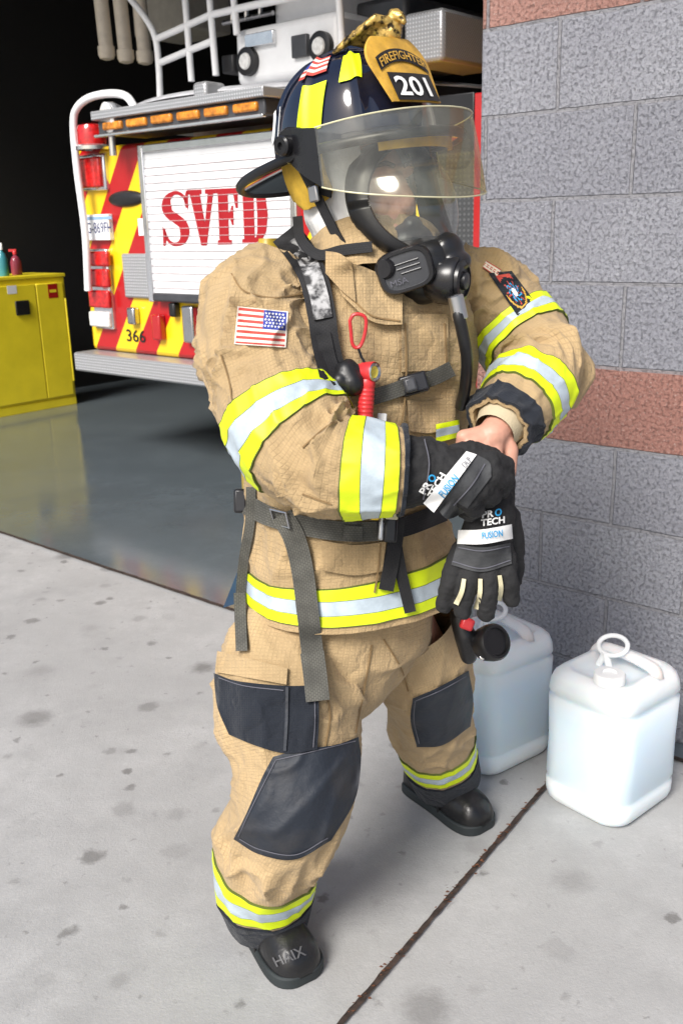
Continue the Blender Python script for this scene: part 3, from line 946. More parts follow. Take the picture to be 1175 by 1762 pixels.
for k, (px, py, col, lab, hh) in enumerate(((8, 466, (.05, .25, .30), 'teal spray bottle standing on the yellow cabinet', .24), (30, 468, (.30, .05, .08), 'dark red bottle standing on the yellow cabinet behind the teal one', .19))):
    lx = cf.x - .12 - .1 * k
    best = min((abs((BM @ V((lx, cf.y - .05 - q * .02, cabz)) - CAM).normalized().dot(ray(px, py).normalized()) - 1), q) for q in range(50))[1]
    base = BM @ V((lx, cf.y - .05 - best * .02, cabz))
    bt = empty('bottle', Matrix.Translation(base), lab, 'bottle')
    mb = MB(); mb.lathe(base, (0, 0, 1), [(0, 0), (.04, 0), (.043, .01), (.043, hh * .55), (.03, hh * .72), (.014, hh * .8), (.014, hh * .86)], 18); mb.build('flask', M('bottle_liquid', col, .2, var=.1), bt)
    mb = MB(); mb.lathe(base, (0, 0, 1), [(.017, hh * .84), (.018, hh * .95), (.012, hh), (0, hh)], 12); mb.box(-.045, .015, -.012, .012, hh * .96, hh * 1.06, mat=Matrix.Translation(base)); mb.build('cap', m_wht if k == 0 else m_red, bt)
# ================================================================== JUGS
m_jug = jugmat('translucent_plastic')
m_cap = M('white_cap', (.88, .89, .88), .4, var=.04)
def rrect(a, b_, r, z, n=8):
    out = []
    for (sx, sy, a0) in ((1, 1, 0), (-1, 1, 90), (-1, -1, 180), (1, -1, 270)):
        for i in range(n + 1):
            t = R(a0 + 90 * i / n)
            out.append(V((sx * (a - r) + r * cos(t) * 1, sy * (b_ - r) + r * sin(t), z)))
    out.append(out[0].copy())
    return out
def jug(loc, rz, lab):
    mat = Matrix.Translation(loc) @ Matrix.Rotation(rz, 4, 'Z')
    t = empty('jerrycan', mat, lab, 'jug')
    a, b_ = .136, .122
    prof = [(0, .024), (.004, .013), (.014, .004), (.03, 0), (.056, .0), (.061, .004), (.070, .004), (.076, 0), (.18, .001), (.288, 0), (.293, .006), (.303, .006), (.308, .0), (.330, .002), (.348, .008), (.359, .019), (.364, .032), (.365, .040)]
    rows = [rrect(a - i, b_ - i, .058 - min(.02, i * .4), z) for z, i in prof]
    rows.append(rrect(a - .050, b_ - .050, .03, .352)); rows.append(rrect(a - .08, b_ - .075, .02, .350))
    mb = MB(); mb.grid(rows)
    mb.add(rows[0][:-1], [list(range(len(rows[0]) - 1))]); mb.add(rows[-1][:-1], [list(range(len(rows[-1]) - 1))])
    for v_ in mb.v:
        k_ = 1 + (.0 if v_.z < .01 else .6)
        v_ += V((noise.noise(v_ * 9 + V((rz, 0, 0))), noise.noise(v_ * 9 + V((3, rz, 0))), 0)) * .0028 * k_
    mb.build('can_body', m_jug, t, world=False, smooth=60)
    mb = MB(); mb.lathe((-.080, -.036, .346), (0, 0, 1), [(.031, 0), (.031, .014), (.037, .016), (.037, .036), (.034, .040), (.018, .041), (.016, .036), (0, .036)], 28); mb.build('cap', m_cap, t, world=False)
    mb = MB(); mb.tube(resample([V((.03, -.098, .350)), V((.035, -.078, .374)), V((.045, 0, .380)), V((.05, .078, .374)), V((.05, .098, .350))], 16), .018, 12, flat=.7); mb.build('grip_bridge', m_jug, t, world=False)
    pts = []
    c = V((.022, .030, .380))
    for i in range(32):
        an = 2 * pi * i / 32
        pts.append(c + V((.006 + .026 * cos(an), .038 * sin(an), .020 + .016 * cos(an))))
    mb = MB(); mb.tube(pts, .0060, 10, closed=True); mb.tube([c + V((-.020, -.012, -.030)), c + V((-.020, .004, .006))], .009, 10); mb.tube([c + V((-.020, .020, -.030)), c + V((-.020, .004, .006))], .009, 10)
    mb.build('handle', m_cap, t, world=False)
    return t
jug(V((.664, 2.145, 0)), R(40), 'white translucent plastic jug of blue liquid standing alone in front of the block wall')
jug(V((.402, 2.385, 0)), R(36), 'white translucent plastic jug half hidden behind the firefighter, nearer the bay')
# ================================================================== FIREFIGHTER
PM = Matrix.Translation(V((.10, 1.83, 0)))
per = empty('person', PM, 'person in tan turnout gear, black helmet and face mask pulling on gloves', 'person')
HY = R(45); HP = R(7)
Hc = P(612, 255, 1.83)
fv = V((sin(HY) * cos(HP), -cos(HY) * cos(HP), sin(HP)))
lv = V((cos(HY), sin(HY), 0))
tv = fv.cross(lv) * -1
if tv.z < 0: tv = -tv
RO = R(2)
_l = lv * cos(RO) + tv * sin(RO); tv = (tv * cos(RO) - lv * sin(RO)).normalized(); lv = _l.normalized()
def HF(f, l, t): return Hc + fv * f + lv * l + tv * t
torso = Loft([
    (P(606, 1018, 1.80), .216, .198, 24, .6), (P(603, 960, 1.80), .207, .188, 27, .8), (P(597, 885, 1.80), .198, .172, 33, .8),
    (P(606, 785, 1.80), .213, .177, 34, 1), (P(625, 640, 1.81), .228, .172, 33, 1), (P(635, 540, 1.83), .220, .155, 32, .8),
    (P(640, 484, 1.84), .185, .130, 32, .5), (P(641, 458, 1.845), .13, .110, 32, .3), (P(641, 444, 1.85), .085, .080, 32, .2)],
    seed=1, amp=.0092, fa=8, fc=2.0, ex=2.25, yaw=True, twist=1.0, calm=[(0, 1.2)])
armR = Loft([
    (P(474, 464, 1.775), .068, .075, 0, .2), (P(446, 537, 1.725), .104, .103, 0, .8), (P(462, 635, 1.665), .106, .103, 0, 1), (P(505, 742, 1.58), .106, .101, 0, 1.0),
    (P(566, 797, 1.53), .089, .087, 0, 1.2), (P(638, 808, 1.515), .076, .076, 0, .8), (P(696, 811, 1.515), .069, .069, 0, .5)],
    seed=4, amp=.0112, fa=12.5, fc=1.3, twist=3.5, calm=[(2.5, 3.44), (4.3, 5.8)], rk=1.2)
armL = Loft([
    (P(770, 482, 1.92), .075, .075, 0, .3), (P(836, 514, 1.91), .086, .088, 0, .8), (P(892, 576, 1.87), .085, .084, 0, .9), (P(930, 634, 1.80), .079, .079, 0, 1.0),
    (P(896, 690, 1.72), .072, .072, 0, .9), (P(856, 734, 1.655), .058, .058, 0, .4)],
    seed=9, amp=.0105, fa=12.5, fc=1.3, twist=-3.5, calm=[(1.55, 2.5), (3.4, 4.35)], rk=1.2)
hips = Loft([
    (P(600, 930, 1.81), .170, .150, 42, .3), (P(592, 1040, 1.805), .188, .165, 43, .6), (P(585, 1110, 1.80), .200, .168, 44, .8), (P(600, 1160, 1.80), .165, .14, 44, .6), (P(622, 1195, 1.81), .07, .07, 44, .2)],
    seed=12, amp=.007, fa=7, fc=2, yaw=True, rk=.7)
legR = Loft([
    (P(520, 1050, 1.78), .110, .115, 0, .4), (P(505, 1140, 1.725), .142, .14, 0, .8), (P(502, 1225, 1.675), .141, .135, 0, .9), (P(510, 1310, 1.625), .120, .12, 0, .7),
    (P(500, 1388, 1.590), .111, .112, 0, .7), (P(470, 1452, 1.610), .104, .104, 0, 1.5), (P(458, 1506, 1.645), .098, .098, 0, 1.1), (P(460, 1566, 1.680), .082, .084, 0, .4)],
    seed=15, amp=.0092, fa=9, fc=1.2, twist=2.0, calm=[(5.4, 7)], rk=.95)
legL = Loft([
    (P(688, 1060, 1.87), .12, .12, 0, .4), (P(722, 1130, 1.915), .113, .12, 0, .8), (P(738, 1195, 1.96), .098, .105, 0, .7), (P(743, 1245, 2.01), .094, .10, 0, .9),
    (P(752, 1286, 2.07), .090, .094, 0, .9), (P(766, 1332, 2.13), .082, .084, 0, .4)],
    seed=19, amp=.0082, fa=9, fc=1.2, twist=-2.0, calm=[(3.5, 5)], rk=.9)
s_t, s_ar, s_al, s_h, s_lr, s_ll = MB(), MB(), MB(), MB(), MB(), MB()
torso.mesh(s_t, nu=170, nv=150, lip0=True); armR.mesh(s_ar, nu=170, nv=130, lip1=True); armL.mesh(s_al, nu=140, nv=110, lip1=True)
hips.mesh(s_h, nu=60, nv=100); legR.mesh(s_lr, nu=180, nv=130, lip1=True); legL.mesh(s_ll, nu=140, nv=110, lip1=True)
def join(*ms):
    o_ = MB()
    for m_ in ms:
        o_.add(m_.v, m_.f, 0, m_.uv)
    return o_
coat = join(s_t, s_ar, s_al).build('coat', m_tan, per, weld=False, smooth=70)
trousers = join(s_h, s_lr, s_ll).build('trousers', m_tan2, per, weld=False, smooth=70)
LIM = [m_lime, m_silv, m_stitch]
def bandobj(loft, t0, t1, parent, **k):
    mb = MB(); loft.band(mb, t0, t1, **k); return mb.build('reflective_band', LIM, parent, smooth=70)
bandobj(torso, .20, 1.18, coat)
bandobj(armR, 2.64, 3.32, coat)
bandobj(armR, 4.46, 5.68, coat)
bandobj(armL, 1.68, 2.36, coat)
bandobj(armL, 3.50, 4.24, coat)
for lf, a, d in ((armR, 5.84, 6.0), (armL, 4.58, 5.0)):
    mb = MB(); lf.band(mb, a, d, off=.006, plain=0); mb.build('cuff', m_navy, coat, smooth=60)
bandobj(legR, 5.42, 6.28, trousers)
bandobj(legL, 3.50, 4.20, trousers)
for lf, a, d in ((legR, 6.40, 7.0), (legL, 4.34, 5.0)):
    mb = MB(); lf.band(mb, a, d, off=.006, plain=0); mb.build('cuff', m_navy, trousers, smooth=60)
mb = MB()
wl = [P(876, 712, 1.685), P(866, 724, 1.668), P(857, 735, 1.652), P(850, 744, 1.640)]
mb.tube(resample(wl, 14), [.052, .052, .051, .050, .049, .048, .046, .044, .042, .041, .040, .039, .038, .037], 24, caps=False); mb.build('wristlet', m_knit, coat, smooth=60)
# --- collar: standing, open at the throat
collar = Loft([(P(652, 514, 1.795), .152, .132, 36, .4), (P(648, 484, 1.812), .148, .130, 36, .9), (P(642, 456, 1.832), .140, .126, 36, .9), (P(638, 436, 1.845), .138, .126, 36, .5)], seed=22, amp=.007, fa=10, fc=2, yaw=True)
s_c = MB(); collar.mesh(s_c, nu=50, nv=100, lip1=True)
col_o = s_c.build('collar', m_tan, coat, weld=False, smooth=70)
SF_t = Surf(s_t, s_c); SF_ar = Surf(s_ar); SF_al = Surf(s_al); SF_lr = Surf(s_lr, s_h); SF_ll = Surf(s_ll, s_h); SF_tl = Surf(s_t, s_lr, s_h); SF_ta = Surf(s_t, s_c, s_ar)
mb = MB(); drape(mb, between([(566, 458), (600, 452), (650, 470), (692, 500)], [(588, 508), (630, 547), (660, 558), (692, 558)], 20, 10), SF_t, .022, .014); fl_o = mb.build('collar_flap', m_tan, coat, smooth=60)
mb = MB(); drape(mb, between([(560, 432), (584, 436), (606, 452)], [(560, 470), (588, 500), (612, 520)], 14, 10), SF_t, .030, .006); mb.build('collar_tab', m_tand, coat, smooth=60)
mb = MB(); drape(mb, between([(552, 930), (610, 938), (664, 932)], [(556, 982), (610, 990), (658, 983)], 18, 8), SF_t, .011, .009); mb.build('pocket', m_tand, coat, smooth=60)
mb = MB(); drape(mb, between([(700, 688), (740, 690), (785, 680)], [(704, 742), (740, 745), (782, 735)], 16, 8), SF_t, .012, .010); mb.build('pocket', m_tand, coat, smooth=60)
mb = MB(); drape(mb, between([(690, 540), (770, 540)], [(690, 640), (772, 636)], 16, 18), SF_t, .008, .007); mb.build('front_flap', m_tan, coat, smooth=60)
seams('front_seam', m_seam, coat, SF_t, .011, 3, [[(697, 556), (699, 620), (696, 690), (686, 760)], [(765, 556), (768, 620), (766, 632)], [(655, 935), (650, 985), (644, 1020)]])
seams('collar_seam', m_seam, coat, SF_t, .0245, 2.5, [[(604, 512), (640, 543), (688, 552)]])
seams('sleeve_seam', m_seam, coat, SF_ar, .0035, 2.5, [[(398, 470), (420, 500), (470, 512), (520, 505)], [(380, 610), (395, 660), (402, 720)], [(470, 690), (480, 720)], [(520, 850), (570, 868)], [(520, 770), (560, 735), (590, 722)]])
mb = MB(); drape(mb, between([(750, 730), (790, 722)], [(750, 762), (790, 752)], 10, 8), SF_t, .018, .004, mi=lambda i, j: 0 if i < 2 or i > 4 else 1); mb.build('reflective_band', LIM, coat)
fq = [(409, 527), (496, 536), (492, 598), (403, 592)]
rows = [[bil(fq, j / 40, 1 - i / 39) for j in range(41)] for i in range(40)]
def flagm(i, j):
    if i < 1 or i >= 38 or j < 1 or j >= 39: return 2
    if j > 20 and i < 21: return 1
    return 0 if ((i - 1) // 2.85) % 2 < 1 else 2
mb = MB(); drape(mb, rows, SF_ar, .006, .003, flagm, sm=1); flag = mb.build('flag_patch', [m_flagred, m_flagblue, m_flagw], coat, smooth=60)
mb = MB()
for i in range(5):
    for j in range(6):
        p = bil(fq, .55 + .40 * (j + .3 + .35 * (i % 2)) / 6, 1 - (.06 + .43 * (i + .5) / 5))
        ps = []
        for k in range(10):
            r_ = 2.6 if k % 2 == 0 else 1.1
            ps.append(SF_ar.at(p.x + r_ * sin(k * pi / 5), p.y - r_ * cos(k * pi / 5), .0085))
        mb.add(ps, [list(range(10))])
mb.build('flag_star', m_white, flag, smooth=0)
q = [(840, 470), (880, 466), (916, 514), (890, 544)]
NP = 28
rows = [[bil(q, j / NP, 1 - i / NP) for j in range(NP + 1)] for i in range(NP + 1)]
def pm(i, j):
    u, v = j / NP, i / NP
    if min(u, v, 1 - u, 1 - v) < .07: return 0
    d = math.hypot(u - .5, (v - .55))
    if .36 < d < .42: return 2 if v > .5 else 0
    if d > .36: return 1 if v < .22 and .2 < u < .8 else 0
    if d < .10: return 3
    a = math.atan2(v - .55, u - .5)
    if d < .25 and (a * 2.2 + d * 14) % 2 < .7: return 4
    if d < .33 and (a * 3 + 1) % 2 < .4: return 1
    return 0
mb = MB(); drape(mb, rows, SF_al, .006, .003, pm, sm=1); mb.build('shoulder_patch', [m_navy, m_flagred, m_gold, m_white, m_blue], coat, smooth=60)
mb = MB(); drape(mb, between([(836, 448), (862, 464)], [(830, 460), (854, 477)], 14, 10), SF_al, .006, .003, lambda i, j: 0 if (i in (0, 8) or (i in (3, 5) and j % 3 != 1)) else 1); mb.build('shoulder_patch', [m_flagred, m_flagw], coat)
mb = MB(); drape(mb, panelpx([[(470, 1302), (520, 1289), (575, 1282), (617, 1268)], [(450, 1340), (505, 1338), (565, 1332), (621, 1312)], [(424, 1400), (480, 1410), (545, 1406), (610, 1378)], [(402, 1444), (446, 1470), (508, 1479), (570, 1446)]], 44, 36), SF_lr, .009, .009, sm=2); kp = mb.build('knee_pad', m_pad, trousers, smooth=60)
seams('stitching', m_thread, kp, SF_lr, .0115, 1.6, [[(474, 1309), (452, 1352), (428, 1400), (410, 1440)], [(474, 1308), (530, 1295), (612, 1275)], [(412, 1444), (448, 1462), (508, 1471), (564, 1442)]], .002)
mb = MB(); drape(mb, panelpx([[(368, 1158), (410, 1172), (495, 1180), (548, 1178)], [(374, 1215), (420, 1230), (492, 1240), (549, 1238)], [(394, 1264), (440, 1283), (490, 1296), (546, 1290)]], 36, 24), SF_lr, .015, .014, sm=2); pk = mb.build('cargo_pocket', m_navy, trousers, smooth=60)
mb = MB(); drape(mb, between([(374, 1120), (495, 1150)], [(370, 1156), (493, 1178)], 16, 5), SF_lr, .011, .010); mb.build('pocket_flap', m_tan2, trousers, smooth=60)
seams('pocket_edge', m_pad, pk, SF_lr, .020, 5, [[(494, 1182), (493, 1240), (490, 1292)]], .008)
seams('stitching', m_thread, pk, SF_lr, .0175, 1.6, [[(541, 1182), (542, 1240), (539, 1286)], [(376, 1166), (420, 1180), (488, 1188)]], .002)
mb = MB(); drape(mb, panelpx([[(710, 1202), (755, 1182), (806, 1154)], [(706, 1240), (758, 1234), (814, 1204)], [(717, 1286), (762, 1282), (809, 1250)]], 34, 28), SF_ll, .011, .011, sm=2); kp = mb.build('knee_pad', m_pad, trousers, smooth=60)
seams('stitching', m_thread, kp, SF_ll, .0135, 1.6, [[(715, 1206), (756, 1189), (802, 1164)], [(714, 1206), (712, 1240), (721, 1280)]], .002)
seams('leg_seam', m_seam, trousers, SF_lr, .0035, 2.5, [[(640, 1110), (628, 1180), (612, 1262)], [(560, 1180), (568, 1230), (560, 1284)]])
seams('leg_seam', m_seam, trousers, SF_ll, .0035, 2.5, [[(660, 1100), (690, 1150), (702, 1190)]])
# --- boots
def boot(toe, yaw, sc=.92):
    d = V((sin(yaw), -cos(yaw), 0)); l = V((cos(yaw), sin(yaw), 0))
    o_ = toe - d * .205 * sc
    sec = [(-.085, .018, .05), (-.080, .034, .11), (-.045, .041, .16), (0.0, .043, .18), (.045, .045, .145), (.085, .049, .110), (.125, .053, .092), (.16, .052, .081), (.185, .044, .068), (.200, .028, .050), (.205, .014, .034)]
    sec = [(a_ * sc, b_, c_) for a_, b_, c_ in sec]
    rows = []
    for x, w_, h_ in [tuple(cr([V(s__) for s__ in sec], (len(sec) - 1) * i / 39)) for i in range(40)]:
        rw = []
        for j in range(25):
            a = pi * j / 24
            ex = .8
            y = cos(a); zz = sin(a)
            cz_ = .004 * noise.noise(V((x * 55, y * 2, zz * 2))) if .02 < x < .1 else .0012 * noise.noise(V((x * 40, y * 3, 1)))
            rw.append(o_ + d * x + l * (math.copysign(abs(y) ** ex, y) * w_) + V((0, 0, .02 + (h_ - .02) * zz ** .85 + cz_)))
        rows.append(rw)
    mb = MB(); mb.grid(rows); mb.add(rows[0], [list(range(25))]); mb.add(rows[-1], [list(range(25))])
    mb.tube([o_ + V((0, 0, .10)), o_ + d * .01 + V((0, 0, .25))], [.05, .056], 20)
    bo = mb.build('boot', m_boot, per, smooth=60)
    out = [(x, w_ + .006) for x, w_, h_ in [tuple(cr([V(s__) for s__ in sec], (len(sec) - 1) * i / 23)) for i in range(24)]]
    pl_ = [o_ + d * x + l * w_ for x, w_ in out] + [o_ + d * x - l * w_ for x, w_ in reversed(out)]
    sm_ = MB(); sm_.prism(pl_, V((0, 0, .026))); sm_.build('sole', m_sole, bo, bevel=.004)
    rr = []
    for j in range(25):
        a = pi * j / 24
        y = cos(a); x = (.112 - .03 * abs(y)) * sc
        rr.append(o_ + d * x + l * (math.copysign(abs(y) ** .8, y) * .0535) + V((0, 0, .022 + (.096 + .006 * abs(y) - .02) * sin(a) ** .85)))
    tm = MB(); tm.tube(rr, .0035, 8); tm.build('toe_cap_seam', m_boot, bo)
    return bo, Surf(mb)
b1, SB1 = boot(G(528, 1694), R(32))
b2, SB2 = boot(G(836, 1432), R(38))
mb = MB(); dtext(mb, 'HAIX', [(468, 1648), (520, 1627), (528, 1643), (476, 1664)], SB1, .0035, 0, .015, 1.6); mb.build('lettering', M('boot_lettering', (.08, .08, .085), .6), b1, smooth=0, weld=False)
# --- body (one continuous mesh)
bd = MB()
bd.ell(HF(-.005, 0, -.08), (fv * .098, lv * .077, tv * .118))
bd.ell(HF(.02, 0, -.13), (fv * .075, lv * .062, tv * .075))
bd.chain([(HF(.090, 0, -.065), .010), (HF(.108, 0, -.105), .012), (HF(.102, 0, -.112), .0135)])
for sgn in (-1, 1):
    bd.chain([(HF(.083, sgn * .012, -.052), .010), (HF(.078, sgn * .045, -.052), .010)])
    bd.ell(HF(-.01, sgn * .079, -.085), (fv * .018, lv * .008, tv * .03))
    bd.ell(HF(.066, sgn * .035, -.11), (fv * .022, lv * .022, tv * .024))
bd.chain([(HF(.088, -.02, -.150), .008), (HF(.094, 0, -.150), .009), (HF(.088, .02, -.150), .008)])
neck = P(636, 436, 1.86)
bd.chain([(HF(-.02, 0, -.14), .06), (neck, .06), (P(638, 475, 1.85), .07)])
bd.ell(P(625, 640, 1.81), (V((.16, .09, 0)), V((-.05, .10, 0)), V((0, 0, .21))))
bd.ell(P(596, 900, 1.80), (V((.14, .10, 0)), V((-.06, .09, 0)), V((0, 0, .2))))
bd.ell(P(595, 1080, 1.80), (V((.14, .11, 0)), V((-.06, .09, 0)), V((0, 0, .12))))
bd.chain([(P(640, 486, 1.84), .065), (P(470, 490, 1.76), .055), (P(455, 620, 1.665), .05), (P(500, 750, 1.58), .045), (P(640, 812, 1.515), .036), (P(720, 815, 1.51), .030), (P(770, 825, 1.51), .035)])
bd.chain([(P(640, 486, 1.84), .065), (P(800, 492, 1.915), .055), (P(890, 575, 1.87), .05), (P(926, 634, 1.80), .044), (P(893, 695, 1.71), .034), (P(864, 728, 1.655), .028)])
for a_, k_, bt in ((P(530, 1090, 1.77), legR, G(452, 1600)), (P(680, 1090, 1.86), legL, G(772, 1360))):
    bd.chain([(a_, .09)] + [(k_.c[i], .075 - .006 * i) for i in range(1, k_.n)] + [(V((bt.x, bt.y, .08)), .028)])
wrist = P(864, 728, 1.655)
bd.chain([(wrist, .028), (P(846, 750, 1.63), .028)])
kn = [(P(797, 752, 1.615), .0125), (P(808, 769, 1.605), .0125), (P(830, 782, 1.600), .0125), (P(853, 788, 1.605), .0115)]
for p, r_ in kn:
    bd.chain([(P(848, 745, 1.632), .021), (p.lerp(P(848, 745, 1.632), .35), .0145), (p, r_ + .0010)])
ft = [[(790, 800, 1.625), (792, 850, 1.615)], [(808, 830, 1.61), (812, 885, 1.60)], [(832, 838, 1.605), (834, 890, 1.60)], [(854, 830, 1.61), (856, 875, 1.605)]]
for (p, r_), sg in zip(kn, ft):
    bd.chain([(p, r_)] + [(P(*x), r_ - .001 - .001 * i) for i, x in enumerate(sg)])
bd.chain([(P(862, 748, 1.64), .018), (P(878, 775, 1.63), .014), (P(876, 815, 1.62), .012)])
bd = remesh(bd, .0036, 2)
body = bd.build('body', m_skin, per, smooth=0)
body.data.polygons.foreach_set('use_smooth', [True] * len(body.data.polygons))
for sgn in (-1, 1):
    mb = MB(); mb.ball(HF(.0745, sgn * .032, -.072), .0105); mb.ball(HF(.0815, sgn * .031, -.072), .0052, mi=1); mb.build('eye', [m_eye, m_iris], body)
    mb = MB(); mb.chain([(HF(.096, sgn * .015, -.047), .004), (HF(.095, sgn * .032, -.042), .004), (HF(.083, sgn * .05, -.046), .003)]); mb.build('eyebrow', M('brow_hair', (.08, .045, .025), .8), body)
# --- hood: white knit around head and neck
hd = MB(); rows = []
for i in range(50):
    t = .01 - .32 * i / 49
    rw = []
    for j in range(71):
        az = R(46 + (360 - 92) * j / 70)
        if t > -.17:
            k = math.sqrt(max(.05, 1 - ((t + .08) / .135) ** 2)) if t > -.08 else 1.0
            rf, rl, cx = .112 * (.35 + .65 * k), .092 * (.35 + .65 * k), -.005
            s_ = max(0, (-t - .08) / .09)
            rf -= .010 * s_
        else:
            s_ = (-t - .17) / .15
            rf, rl, cx = .102 + .030 * s_, .092 + .040 * s_, -.005 - .02 * s_
        wv = .009 * noise.noise(V((cos(az) * 2.5, sin(az) * 2.5, t * 30))) + .007 * noise.noise(V((cos(az) * 6, sin(az) * 6, t * 12)))
        rw.append(HF(cx + (rf + wv) * cos(az), -(rl + wv) * sin(az), t))
    rows.append(rw)
hd.grid(rows)
hood = hd.build('hood', m_hood, per, smooth=60)
# --- helmet
def Dm(az, el, off=0.0):
    ce, se = cos(el), sin(el)
    rib = 0
    for k in range(8):
        dd = (az - k * pi / 4 + pi) % (2 * pi) - pi
        rib = max(rib, math.exp(-(dd / .055) ** 2) * .0065 * min(1, ce * 2.2))
    rib += .012 * math.exp(-((ce * sin(az)) / .07) ** 2) * (1 if se > .2 else max(0, se / .2))
    q = V((cos(az) * ce / .150, -sin(az) * ce / .124, se / .165)).normalized()
    e = 2.3
    kk = (abs(cos(az) * ce) ** e + abs(sin(az) * ce) ** e + abs(se) ** e) ** (-1 / e) * .97
    return HF((.150 * cos(az) * ce) * kk + q.x * (rib + off), (-.124 * sin(az) * ce) * kk + q.y * (rib + off), .162 * se * kk + q.z * (rib + off))
hm = MB(); rows = []
for i in range(41):
    el = R(-4 + 94 * i / 40)
    rows.append([Dm(2 * pi * j / 160, el) for j in range(161)])
hm.grid(rows)
def brim(az, s_, dz=0):
    back = max(0, -cos(az)); fr_ = max(0, cos(az))
    ext = .028 + .082 * back ** 1.7 + .03 * fr_ ** 2
    f = (.146 + ext * s_) * cos(az); l = -(.121 + ext * s_) * sin(az)
    t = -.004 - .018 * s_ * (.4 + back) - .008 * back ** 2 * s_ ** 2 + dz
    return HF(f, l, t)
hm.grid([[brim(2 * pi * j / 96, s_ / 8, .005) for j in range(97)] for s_ in range(9)])
hm.grid([[brim(2 * pi * j / 96, s_ / 8, -.005) for j in range(97)] for s_ in range(9)])
hm.tube([brim(2 * pi * j / 96, 1.0) for j in range(96)], .0085, 10, closed=True, mi=1)
helmet = hm.build('helmet', [m_helm, m_rub], per, smooth=50)
def sticker(name, mats, a0, a1, e0, e1, mi=0, n=12, off=.003, skew=0):
    rows = [[Dm(R(a0 + (a1 - a0) * j / n + skew * (i / n - .5)), R(e0 + (e1 - e0) * i / n), off) for j in range(n + 1)] for i in range(n + 1)]
    mb = MB(); mb.grid(rows, mi); return mb.build(name, mats, helmet, smooth=60)
sticker('reflective_sticker', m_lime, 72, 95, 9, 36, skew=-6)
sticker('reflective_sticker', m_lime, 38, 56, 32, 54, skew=-6)
sticker('flag_sticker', [m_flagred, m_flagw, m_flagblue], 70, 104, 43, 60, n=14, mi=lambda i, j: 2 if (j > 9 and i > 6) else i // 2 % 2, off=.0035)
mb = MB(); put_text(mb, '201', lambda u, v: Dm(R(150 - 26 * u), R(8 + 22 * v), .004), 0, .01); mb.build('helmet_number', m_white, helmet, smooth=0, weld=False)
# face shield hanging steeply in front of the upper face
vis = MB()
def vp(az, x):
    ca = max(0, cos(az))
    tt_ = .016 + .008 * ca; tb_ = -.036 - .084 * ca ** .6
    sc_ = .93 + .06 * x + .010 * sin(pi * x)
    e = 2.7
    kk = (abs(cos(az)) ** e + abs(sin(az)) ** e) ** (-1 / e)
    kk = 1 + (kk - 1) * .55
    ff = (.214 * cos(az)) * sc_ * kk + .015; ll = -.176 * sin(az) * (.97 + .03 * x) * kk
    return HF(ff, ll, tt_ + (tb_ - tt_) * x)
azs = [R(74 - 156 * j / 70) for j in range(71)]
vis.grid([[vp(a, i / 14) for a in azs] for i in range(15)])
vis.build('visor', m_visor, helmet, smooth=60)
mb = MB(); mb.tube([vp(a, 1.0) for a in azs], .0014, 6); mb.tube([vp(a, 0.0) for a in azs], .0014, 6); mb.tube([vp(azs[-1], i / 14) for i in range(15)], .0014, 6); mb.build('visor_edge', M('amber_edge', (.58, .55, .36), .3), helmet)
for sgn in (-1, 1):
    kc = HF(-.012, sgn * .150, .006)
    mb = MB(); mb.lathe(kc, lv * sgn, [(.030, -.02), (.030, .0), (.026, .006), (.017, .006), (.017, .018), (.014, .021), (.006, .021), (.005, .016), (0, .016)], 24); mb.build('hinge_knob', m_plas, helmet)
    e0 = vp(R(74 if sgn < 0 else -82), 0); e1 = vp(R(74 if sgn < 0 else -82), 1)
    a0 = HF(-.015, sgn * .148, .034); a1 = HF(-.015, sgn * .148, -.024)
    rws = [[a0.lerp(a1, k / 8).lerp(e0.lerp(e1, k / 8), q / 8) + lv * sgn * .006 * sin(pi * q / 8) for q in range(9)] for k in range(9)]
    rwi = [[p - lv * sgn * .005 for p in r_] for r_ in rws]
    mb = MB(); mb.sheet(rws, rwi); mb.build('visor_bracket', m_plas, helmet)
mb = MB(); mb.sheet([[HF(.182 * cos(R(a)), -.148 * sin(R(a)), -.012 - .006 * k) for a in range(-40, 41, 5)] for k in range(4)], [[HF(.174 * cos(R(a)), -.140 * sin(R(a)), -.012 - .006 * k) for a in range(-40, 41, 5)] for k in range(4)]); mb.build('brim_trim', m_yelcloth, helmet)
def bs(u, v, o_=0):
    l = (u - .62) * .145; t = .040 + .110 * v
    return HF(.176 + o_ - (l + .010) ** 2 * 1.2 - (t - .03) * .42, l, t)
def bsh(v):
    return .5 * min(1, .80 + .35 * v) * (1 if v < .62 else max(.25, math.cos((v - .62) / .38 * 1.15) ** .55))
n1, n2 = 26, 24
ro = [[bs(.5 + (j / n1 - .5) * 2 * bsh(i / n2), i / n2) for j in range(n1 + 1)] for i in range(n2 + 1)]
ri = [[p - fv * .005 for p in r_] for r_ in ro]
mb = MB(); mb.sheet(ro, ri); fs_ = mb.build('front_shield', m_gold, helmet, smooth=60)
def panel(u0, u1, v0, v1, mat_, name, arc=0):
    rws = [[bs(u0 + (u1 - u0) * j / 16, v0 + (v1 - v0) * i / 6 - arc * ((j / 16 - .5) * 2) ** 2, .0025) for j in range(17)] for i in range(7)]
    m2 = MB(); m2.grid(rws); return m2.build(name, mat_, fs_, smooth=60)
panel(.16, .88, .02, .44, m_black, 'number_panel')
panel(.09, .91, .62, .82, m_black, 'title_panel', arc=.16)
mb = MB(); put_text(mb, '201', lambda u, v: bs(.20 + .55 * u, .08 + .30 * v, .005), 0, .02); mb.build('shield_number', m_white, fs_, smooth=0, weld=False)
def fft(u, v):
    uu = .115 + .77 * u
    return bs(uu, .650 + .13 * v - .16 * ((uu - .50) / .41) ** 2, .005)
